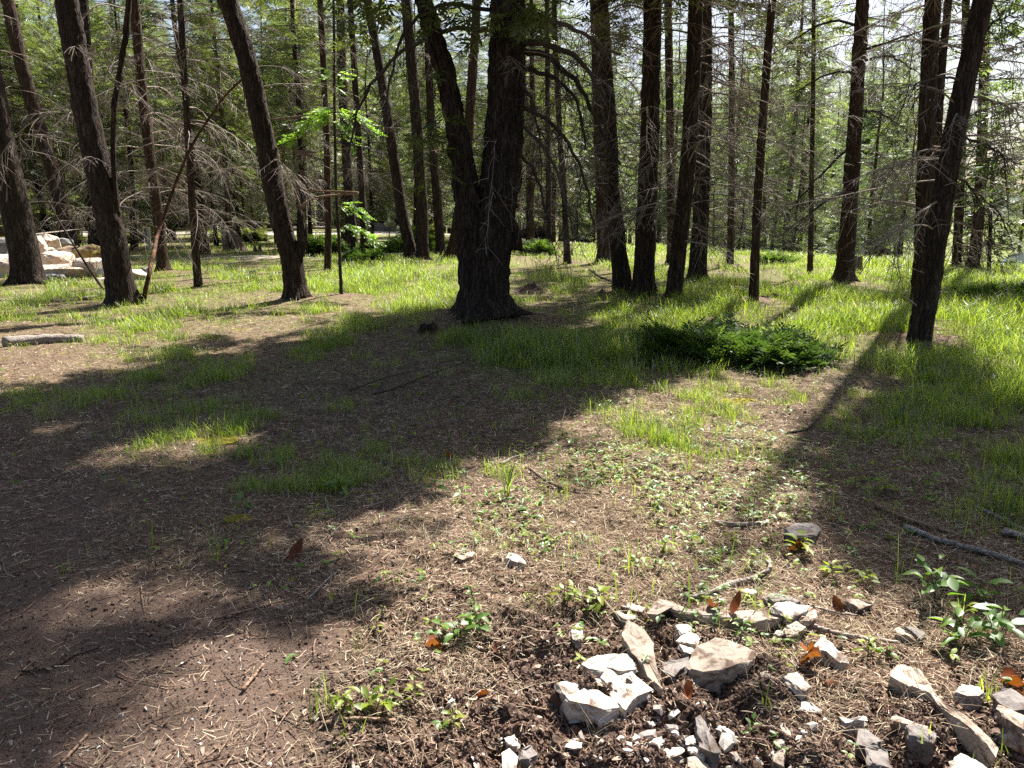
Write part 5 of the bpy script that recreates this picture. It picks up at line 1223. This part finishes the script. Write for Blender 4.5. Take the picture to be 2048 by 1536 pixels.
# ------------------------------------------------------------------ grass, litter, small plants
def blade_tuft(seed, n, h, spread, w, mat, lean=.5):
    r = np.random.default_rng(seed); g = Geo()
    for _ in range(n):
        a = r.uniform(0, 6.28); p = np.array([r.normal(0, spread), r.normal(0, spread), -.01]); d = np.array([math.cos(a), math.sin(a), 0]); L = h * r.uniform(.5, 1.15); b = r.uniform(.08, lean)
        s = np.array([-d[1], d[0], 0]); s = s * math.cos(r.uniform(-1, 1)) + d * math.sin(r.uniform(-1, 1)); ww = w * r.uniform(.7, 1.2)
        ts = (0, .4, .75, 1.0); c = [p + np.array([0, 0, 1]) * L * t * (1 - .3 * b * t) + d * L * b * t ** 2.2 for t in ts]
        v = [c[0] - s * ww * .8, c[0] + s * ww * .8, c[1] - s * ww, c[1] + s * ww, c[2] - s * ww * .7, c[2] + s * ww * .7, c[3]]
        g.add(v, [(0, 1, 3, 2), (2, 3, 5, 4)], [(4, 5, 6)], r.uniform(0, 1))
    return g.mesh('tuft', M[mat])
def screen_points(n, ymin, ymax, spread=44, pw=1.0):
    """Points on the ground denser near the viewer."""
    az = np.radians(rng.uniform(-spread, spread, n)); u = rng.uniform(0, 1, n)
    r = (ymin ** (-pw) + u * (ymax ** (-pw) - ymin ** (-pw))) ** (-1 / pw)
    return r * np.sin(az), r * np.cos(az), r
def grass():
    tall = [blade_tuft(800 + k, 13, .25, .05, .0022, 'grass', .7) for k in range(6)] + [blade_tuft(808, 12, .22, .06, .002, 'grass_dry', 1.0)] + [blade_tuft(809, 5, .34, .05, .002, 'grass', .35)]
    x, y, r = screen_points(125000, 4.5, 45, 42, .30)
    gm = grass_map(x, y) * (1 - tree_foot(x, y)); nz = fbm(x * .9, y * .9, 4., 4, .7); nz2 = fbm(x * 4.3, y * 4.3, 9., 2)
    keep = rng.uniform(0, 1, len(x)) < np.clip(gm * 1.40 - .36 + .60 * nz + .45 * nz2, 0, 1) ** 1.7
    x, y, r, gm = x[keep], y[keep], r[keep], gm[keep]
    z = h_fun(x, y); n = len(x); s = (.30 + .80 * gm) * rng.uniform(.45, 1.3, n) * (1 + .3 * np.clip(nz[keep], -1, 1))
    wd = 1 + .035 * r
    gn_scatter('meadow_grass', tall, np.stack([x, y, z], 1), np.stack([0 * x, 0 * x, rng.uniform(0, 6.28, n)], 1), np.stack([s * wd, s * wd, s], 1))
    print('grass tufts', n)
    x, y, r = screen_points(5200, 1.7, 12, 42, .3); gm = grass_map(x, y) + .12 * fbm(x * 2, y * 2, 3., 3)
    keep = rng.uniform(0, 1, len(x)) < np.clip(gm * 2.4 - .08, 0, .9) * (1 - .9 * bare_map(x, y)) * (1 - .85 * clod_map(x, y)); x, y = x[keep], y[keep]; n = len(x)
    thin = [blade_tuft(820 + k, 5, .12, .022, .0016, 'grass', .9) for k in range(5)] + [blade_tuft(826 + k, 3, .16, .03, .0026, 'grass', .4) for k in range(2)]
    s = rng.uniform(.5, 1.2, n); gn_scatter('sparse_grass', thin, np.stack([x, y, h_fun(x, y)], 1), np.stack([0 * x, 0 * x, rng.uniform(0, 6.28, n)], 1), np.stack([s, s, s], 1))
    x, y, r = screen_points(9000, 1.7, 16, 42, .3); keep = rng.uniform(0, 1, len(x)) < (.75 + .5 * fbm(x * 1.3, y * 1.3, 6., 3)) * (1 - .95 * bare_map(x, y)) * (1 - .97 * clod_map(x, y)); x, y = x[keep], y[keep]; n = len(x)
    dry = [blade_tuft(840 + k, 9, .13, .05, .0011, 'grass_dry', 1.6) for k in range(5)]
    s = rng.uniform(.4, 1.1, n); gn_scatter('dry_grass', dry, np.stack([x, y, h_fun(x, y)], 1), np.stack([rng.normal(0, .5, n), rng.normal(0, .5, n), rng.uniform(0, 6.28, n)], 1), np.stack([s, s, s * .7], 1))
grass()
def needle_litter():
    N = 190000
    x, y, r = screen_points(N, 1.6, 17, 42, .55)
    b = bare_map(x, y); keep = rng.uniform(0, 1, N) < (1 - .9 * b) * (1 - .88 * clod_map(x, y)); x, y, r = x[keep], y[keep], r[keep]; n = len(x)
    z = h_fun(x, y) + rng.uniform(.001, .014, n); yaw = rng.uniform(0, math.pi, n); pit = rng.normal(0, .14, n)
    L = (.005 + .026 * rng.beta(1.3, 2.2, n)) * (1 + .06 * r); W = (.0003 + .00033 * r) * rng.uniform(.6, 1.3, n)
    d = np.stack([np.cos(yaw) * np.cos(pit), np.sin(yaw) * np.cos(pit), np.sin(pit)], 1) * L[:, None]
    s = np.stack([-np.sin(yaw), np.cos(yaw), rng.normal(0, .3, n)], 1) * W[:, None]
    c = np.stack([x, y, z], 1)
    v = np.stack([c - d - s, c + d - s * .6, c + d + s * .6, c - d + s], 1).reshape(-1, 3)
    g = Geo(); g.add(v, np.arange(n * 4).reshape(-1, 4), None, np.repeat(rng.uniform(0, 1, n), 4))
    o = obj('needle_litter', g.mesh('needle_litter', M['needle'])); o['kind'] = 'stuff'
    # twigs
    g = Geo(); x, y, r = screen_points(1500, 1.6, 14, 42, .4); z = h_fun(x, y)
    for a, b_, c_ in zip(x, y, z):
        L = rng.uniform(.04, .22); yw = rng.uniform(0, 6.28); d = np.array([math.cos(yw), math.sin(yw), 0]); bd = rng.normal(0, .15)
        P = np.array([[a, b_, c_]] * 4) + np.outer([-.5, -.15, .2, .5], d * L) + np.outer([0, .3, .2, 0], [-d[1] * bd * L, d[0] * bd * L, 0]); P[:, 2] = h_fun(P[:, 0], P[:, 1]) + .006 + rng.uniform(0, .008, 4)
        tube(g, P, np.linspace(rng.uniform(.0015, .0045), .001, 4), 4, rng.uniform(0, 1), cap=False)
    o = obj('fallen_twigs', g.mesh('fallen_twigs', M['stick'])); o['kind'] = 'stuff'
needle_litter()
def lump_mesh(seed, mat, flat=.7, ang=False):
    bm = bmesh.new(); bmesh.ops.create_icosphere(bm, subdivisions=1 if ang else 2, radius=1); r = np.random.default_rng(seed)
    for v in bm.verts:
        v.co *= 1 + (.28 * r.normal() if ang else .50 * float(fbm(v.co.x * 2.1 + seed, v.co.y * 2.1, v.co.z * 2.1, 4))); v.co.z *= flat
    me = D.meshes.new('lump'); bm.to_mesh(me); bm.free(); me.materials.append(M[mat]); a = me.attributes.new('rnd', 'FLOAT', 'POINT')
    a.data.foreach_set('value', np.full(len(me.vertices), .3, np.float32)); return me
def clods():
    x, y, r = screen_points(190000, 1.5, 12, 42, .8); c = clod_map(x, y); b = bare_map(x, y); nz = fbm(x * 3, y * 3, 2., 3)
    keep = rng.uniform(0, 1, len(x)) < np.clip(.10 + c * (.85 + .8 * nz) + .05 * b, 0, 1); x, y, c = x[keep], y[keep], c[keep]; n = len(x)
    s = .0020 + .010 * rng.beta(1.0, 7, n) * (1 + 1.5 * c); P = np.stack([x, y, h_fun(x, y) + s * .25], 1)
    gn_scatter('soil_clods', [lump_mesh(870 + k, 'soil_clod') for k in range(4)], P, rng.uniform(0, 6.28, (n, 3)), np.stack([s, s * rng.uniform(.7, 1.2, n), s * .9], 1))
    print('clods', n)
    x, y, r = screen_points(14000, 1.5, 10, 42, .5); c = clod_map(x, y); b = bare_map(x, y); px, py, _ = project(x, y, 0.)
    rub = np.exp(-(((px - 1380) / 300) ** 2 + ((py - 1500) / 110) ** 2)) * .8
    keep = rng.uniform(0, 1, len(x)) < np.clip(.02 + .10 * c + .16 * b + rub, 0, 1); x, y, rub = x[keep], y[keep], rub[keep]; n = len(x)
    s = .002 + .012 * rng.beta(1.0, 5, n) * (1 + 3.6 * rub); P = np.stack([x, y, h_fun(x, y) + s * .3], 1)
    gn_scatter('limestone_gravel', [lump_mesh(880 + k, 'pebble', .55, True) for k in range(5)], P, rng.uniform(-.5, 6.28, (n, 3)) * [.15, .15, 1], np.stack([s, s * rng.uniform(.6, 1.2, n), s], 1))
clods()
# leaf shapes
def leaf_geo(g, base, yaw, pitch, L, W, rnd, curl=.25, fold=.3, tip=1.0):
    ts = np.array([0, .18, .42, .68, .88, 1.0]); ws = np.array([.12, .75, 1.0, .82, .42, .02]) * W / 2
    d = np.array([math.cos(yaw) * math.cos(pitch), math.sin(yaw) * math.cos(pitch), math.sin(pitch)]); s = np.array([-math.sin(yaw), math.cos(yaw), 0]); u = np.cross(d, s) * -1
    if u[2] < 0: u = -u
    c = base + d * (L * ts)[:, None] - u * (curl * L * ts ** 2)[:, None]
    l = c - s * ws[:, None] + u * (fold * ws)[:, None]; r_ = c + s * ws[:, None] + u * (fold * ws)[:, None]
    v = np.vstack([l, c, r_]); n = 6
    q = [(i, n + i, n + i + 1, i + 1) for i in range(n - 1)] + [(n + i, 2 * n + i, 2 * n + i + 1, n + i + 1) for i in range(n - 1)]
    g.add(v, q, None, rnd)
def leaf_mesh(name, L, W, mat, rnd=.5, curl=.25, fold=.3):
    g = Geo(); leaf_geo(g, np.zeros(3), 0, 0, L, W, rnd, curl, fold); return g.mesh(name, M[mat], True)
LEAVES = {m: [leaf_mesh('leaf', 1.0, .52, m, .2 + .2 * k, .1 + .12 * k, .15 + .12 * k) for k in range(4)] for m in ('plant', 'plant_yellow')}
LEAVES['dead_leaf'] = [leaf_mesh('leaf', 1.0, .62, 'dead_leaf', .2 + .2 * k, (.75, -.6, .9, .5)[k], (.7, .5, .9, 1.1)[k]) for k in range(4)]
def plant(px, py, w, hgt, label, mat='plant', n=9, seed=0, kind='rosette', name='leafy_seedling', group='broad-leaved seedlings', leafL=None, whole=False):
    """Small broad-leaved plant: stems plus leaves, each leaf a part."""
    b = ground_at(px, py); k = math.hypot(b[0], b[1]) / F; r = np.random.default_rng(seed * 31 + 7)
    W, H = w * k, hgt * k; z = float(h_fun(b[0], b[1])); LL = (leafL or min(.36 * w, 33)) * k
    root = empty(name, (b[0], b[1], z)); tag(root, label, 'plant', group)
    gs = Geo(); gl = Geo(); nst = max(1, n // 6)
    for sidx in range(nst):
        a0 = r.uniform(0, 6.28); top = np.array([math.cos(a0) * W * .28 * (nst > 1), math.sin(a0) * W * .2 * (nst > 1), H * r.uniform(.65, .95)])
        st0 = np.array([r.normal(0, .006), r.normal(0, .006), -.01]); line = np.stack([st0, st0 * .5 + top * .5 + r.normal(0, .006, 3), top]); tube(gs, line, [.0024, .002, .0013], 5, r.uniform(0, 1), cap=False)
        m = max(3, n // nst)
        for q in range(m):
            t = .35 + .65 * (q + .5) / m; p = line[0] * (1 - t) + top * t; yaw = a0 + q * 2.4 + r.uniform(-.4, .4); pl = W * .16 * r.uniform(.4, 1)
            e = p + np.array([math.cos(yaw) * pl, math.sin(yaw) * pl, pl * .35]); tube(gs, np.stack([p, e]), [.0011, .0008], 3, .4, cap=False)
            sc = LL * r.uniform(.65, 1.15); pit = r.uniform(-.25, .75)
            if whole: leaf_geo(gl, e, yaw, pit, sc, sc * .52, r.uniform(0, 1))
            else:
                o = D.objects.new('leaf', LEAVES[mat][r.integers(0, 4)]); COL.objects.link(o); o.parent = root; o.location = e; o.scale = (sc, sc * r.uniform(.8, 1.15), sc); o.rotation_euler = (r.uniform(-.4, .4), -pit, yaw)
    obj('stem', gs.mesh('stem', M['stem']), root)
    if whole: obj('leaves', gl.mesh('leaves', M[mat], True), root)
    return root
for k, a in enumerate((
    (905,1462,62,70,"bright yellow-green seedling in open soil, bottom centre-left",'plant_yellow',10),
    (755,1440,105,80,"largest clump of yellow-green leaves, above the smooth tan stick",'plant_yellow',18),
    (690,1448,60,44,"low yellow-green tuft left of the largest clump",'plant_yellow',9),
    (830,1412,60,66,"tall seedling with pale upper leaves right of the largest clump",'plant_yellow',8),
    (800,1418,30,26,"small round grey-green leaves between the two yellow-green clumps",'plant',4),
    (905,1278,95,52,"broad dull green rosette in the middle of the left soil",'plant',14),
    (965,1262,85,62,"darker green leafy plant behind the dull rosette",'plant',14),
    (942,1195,42,46,"upright green sprig behind the leafy plants",'plant',8),
    (948,1232,40,50,"bright green sprig between the rosette and the upright sprig",'plant',7),
    (1128,1218,75,62,"light green plant at the top left of the stone heap",'plant_yellow',14),
    (1055,1222,36,36,"small yellow-green plant left of the light green one",'plant_yellow',6),
    (1205,1226,70,50,"fresh green plant just left of the long low stone",'plant_yellow',12),
    (1272,1138,48,38,"pale plant in the litter behind the stones",'plant_yellow',8),
    (1482,1275,52,46,"rich green plant with a big round leaf on the stone heap",'plant',9),
    (1505,1462,44,56,"small nettle-like sprout in the dug soil at the bottom",'plant',8),
    (1600,1100,78,44,"plant with yellow and pink leaves beside the dark layered stone",'plant_yellow',11),
    (1660,1150,66,30,"yellow-green spreading plant at the edge of the right shade",'plant_yellow',9),
    (1730,1172,60,28,"flat pale-leaved plant at the shade edge, right of the spreading one",'plant_yellow',8),
    (1865,1210,120,96,"tall leafy shrub shoot in the right shade",'plant',26),
    (1950,1215,90,60,"green leaves right of the tall leafy shoot",'plant',16),
    (1915,1300,110,60,"low leafy shrub along the right shade edge",'plant',22),
    (1990,1290,110,70,"leafy shrub with yellow tips at the right edge",'plant',22),
    (1925,1245,60,42,"yellow leaf sprig above the low leafy shrub",'plant_yellow',8),
    (1735,1312,56,50,"yellow-flecked plant above the long heavy slab",'plant_yellow',9),
    (1770,1322,50,36,"plant hugging the upper end of the long heavy slab",'plant',6),
    (632,1040,44,34,"small green seedling in the shade left of centre",'plant_yellow',7),
    (680,985,66,40,"green seedling in shade above the small one, left of centre",'plant',9),
    (690,1005,40,26,"low leaves under the shaded green seedling",'plant',6),
    (480,1016,60,24,"low strap-leaved plant beside the yellow moss at left",'plant',7),
    (770,1245,22,32,"tiny yellow plant on a thin stalk in the left soil",'plant_yellow',4),
    (755,1275,44,30,"pale yellow arching leaves below the tiny yellow plant",'plant_yellow',5),
    (1905,1040,46,40,"yellow-green sprig beyond the long pale pole at right",'plant_yellow',7),
    (1925,1072,40,26,"dull green leaves between the poles at right",'plant',6),
    (1855,975,52,30,"shaded plant in the right dark ground",'plant',7),
    (1770,990,60,28,"leaf sprig at the upper rim of the right shade",'plant_yellow',7),
    (1710,978,42,26,"bright leaf pair at the upper rim of the right shade",'plant_yellow',5),
    (1700,1105,40,24,"small leaves above the spreading plant",'plant',5),
    (1395,1245,20,16,"tiny yellow plant on the long tan slab",'plant_yellow',3),
    (1560,1330,34,30,"small green sprout behind the bulky boulder",'plant_yellow',5),
    (1595,1310,30,34,"upright yellow leaf in the dug soil",'plant_yellow',4),
    (1740,1290,26,30,"fuzzy grey-green rosette by the whitish branch",'plant',5),
    (1460,1090,56,30,"yellow-green leaves in the sunlit litter",'plant_yellow',8),
    (1380,1095,60,32,"pale leafy patch in the sunlit litter",'plant_yellow',9),
    (1330,1110,50,30,"pale leafy patch left of the other in the sunlit litter",'plant_yellow',8),
    (1540,1085,44,30,"seedling near the splintered wood chunk",'plant_yellow',6),
    (1100,1090,42,26,"green seedling behind the bright white stone",'plant',6),
    (1052,1088,40,26,"vivid yellow leaf above the bright white stone",'plant_yellow',4),
    (1165,1090,44,28,"small green leaves in the sun, upper centre foreground",'plant',6),
    (870,990,70,30,"strap-leaved grey-green plant left of the tall grass blade",'plant',6),
    (925,1002,60,26,"second strap-leaved plant right beside the first",'plant',6))):
    plant(*a, seed=k + 1)
# carpet of small forbs in the sunlit litter
def ground_forbs():
    g = Geo(); g2 = Geo()
    x, y, r = screen_points(46000, 1.9, 20, 42, .40); px, py, _ = project(x, y, 0.)
    dens = .07 + .9 * np.exp(-(((px - 1330) / 330) ** 2 + ((py - 990) / 170) ** 2)) + .35 * np.exp(-(((px - 1800) / 250) ** 2 + ((py - 960) / 120) ** 2)) + .4 * np.exp(-(((py - 600) / 60) ** 2))
    dens *= (1 - .95 * bare_map(x, y)) * (1 - .9 * clod_map(x, y)); nz = fbm(x * 2.2, y * 2.2, 8., 3)
    keep = rng.uniform(0, 1, len(x)) < dens * np.clip(.42 + .8 * nz, 0, 1); x, y, r = x[keep], y[keep], r[keep]; z = h_fun(x, y)
    print('forbs', len(x))
    for a, b, c, rr in zip(x, y, z, r):
        m = rng.integers(2, 5); s = rng.uniform(.012, .032) * (1 + .05 * rr); hh = rng.uniform(.015, .07); gg = g if rng.uniform() < .45 else g2
        for q in range(m):
            leaf_geo(gg, np.array([a, b, c + hh]), rng.uniform(0, 6.28), rng.uniform(-.3, .5), s, s * .55, rng.uniform(0, 1), .2, .2)
    o = obj('small_forbs', g.mesh('small_forbs', M['plant'])); o['kind'] = 'stuff'
    o = obj('small_yellow_forbs', g2.mesh('small_yellow_forbs', M['plant_yellow'])); o['kind'] = 'stuff'
ground_forbs()
def leaf_litter():
    g = Geo(); x, y, r = screen_points(3600, 1.6, 12, 42, .35); keep = rng.uniform(0, 1, len(x)) < (1 - .85 * bare_map(x, y)) * np.clip(.4 + .8 * fbm(x * 1.5, y * 1.5, 12., 3), 0, 1)
    x, y = x[keep], y[keep]; z = h_fun(x, y)
    for a, b, c in zip(x, y, z):
        s = rng.uniform(.012, .038); leaf_geo(g, np.array([a, b, c + .006]), rng.uniform(0, 6.28), rng.uniform(-.15, .35), s, s * .6, rng.uniform(0, 1), rng.uniform(-.5, .5), rng.uniform(-.3, .8))
    o = obj('leaf_litter', g.mesh('leaf_litter', M['litter_leaf'])); o['kind'] = 'stuff'
leaf_litter()
for k, (px, py, s, yaw, pit, lab) in enumerate((
    (1425,1245,34,1.2,.9,"upright orange dead leaf on the long tan slab"), (1462,1255,34,.6,.5,"brown dead leaf right of the upright orange one"),
    (1640,1338,38,2.6,.4,"curled orange leaf on the tilted pale stone"), (1610,1330,30,1.0,.8,"upright orange leaf behind the curled one"), (1650,1362,30,-1.2,.2,"hanging brown leaf below the curled orange one"),
    (1372,1438,26,1.4,.8,"small curled brown leaf standing on the tan chip"), (1362,1470,26,.3,.2,"small rusty leaf on the white rubble"),
    (2000,1362,44,-.3,.6,"large orange leaf at the right edge behind the dark slab"), (2030,1380,40,-.9,.3,"orange leaf touching the right edge"),
    (1682,1228,24,1.3,.7,"pinkish dead leaf standing in the litter right of the heap"), (890,918,26,.4,.3,"red-orange leaf in the litter at the shade edge, mid left"),
    (850,1300,40,.2,.1,"flat pale brown leaf in the left soil"), (985,1300,34,.4,.2,"brown leaf right of the broad dull rosette"), (580,1118,30,1.2,.5,"tan curled leaf by the short stick in dark soil"),
    (975,1383,26,2.8,.1,"dark brown oval leaf lying in open soil"), (1610,1098,30,2.6,.3,"pink leaf at the plant beside the dark layered stone"))):
    b = ground_at(px, py); kk = math.hypot(b[0], b[1]) / F; L = s * kk * 1.25
    o = obj('dead_leaf', LEAVES['dead_leaf'][k % 4], None, (b[0], b[1], float(h_fun(b[0], b[1])) + .012 + (.05 if k in (0, 1, 2, 3) else 0))); o.scale = (L, L * 1.1, L * 1.5); o.rotation_euler = (random.uniform(-.5, .5), -pit * .15, yaw)
    tag(o, lab, 'leaf', 'dead orange and brown leaves')
# individual grass tufts that stand out
for k, (px, py, w, h_, n, lab) in enumerate((
    (1015,1000,14,95,5,"single tall broad grass blade in the middle foreground"), (1976,1400,60,75,16,"grass tuft beside the round white stone at right"),
    (1790,1175,50,120,5,"tall thin flowering grass stalks at the right shade edge"), (660,1440,110,90,16,"loose yellow-green grass at the bottom left of the plants"),
    (430,1110,50,90,14,"grass clump in the shade left of centre"), (1170,740,30,70,12,"tall grass blades before the shaded grass"), (900,890,16,40,6,"pair of bright blades at the edge of the central shade"),
    (1400,820,30,60,9,"bright tuft below the left end of the juniper"), (1500,730,60,46,14,"pale arching blades in front of the sprawling juniper"))):
    b = ground_at(px, py); kk = math.hypot(b[0], b[1]) / F
    me = blade_tuft(950 + k, n, h_ * kk * 1.05, w * kk * .16, .0022 + (.004 if n == 5 and k == 0 else 0), 'grass', .7)
    o = obj('grass_tuft', me, None, (b[0], b[1], float(h_fun(b[0], b[1])))); tag(o, lab, 'grass tuft', 'grass tufts that stand out')
print('objects', len(D.objects), 'tris', sum(sum(len(p.vertices) - 2 for p in m.polygons) if len(m.polygons) < 200 else len(m.polygons) * 2 for m in D.meshes))
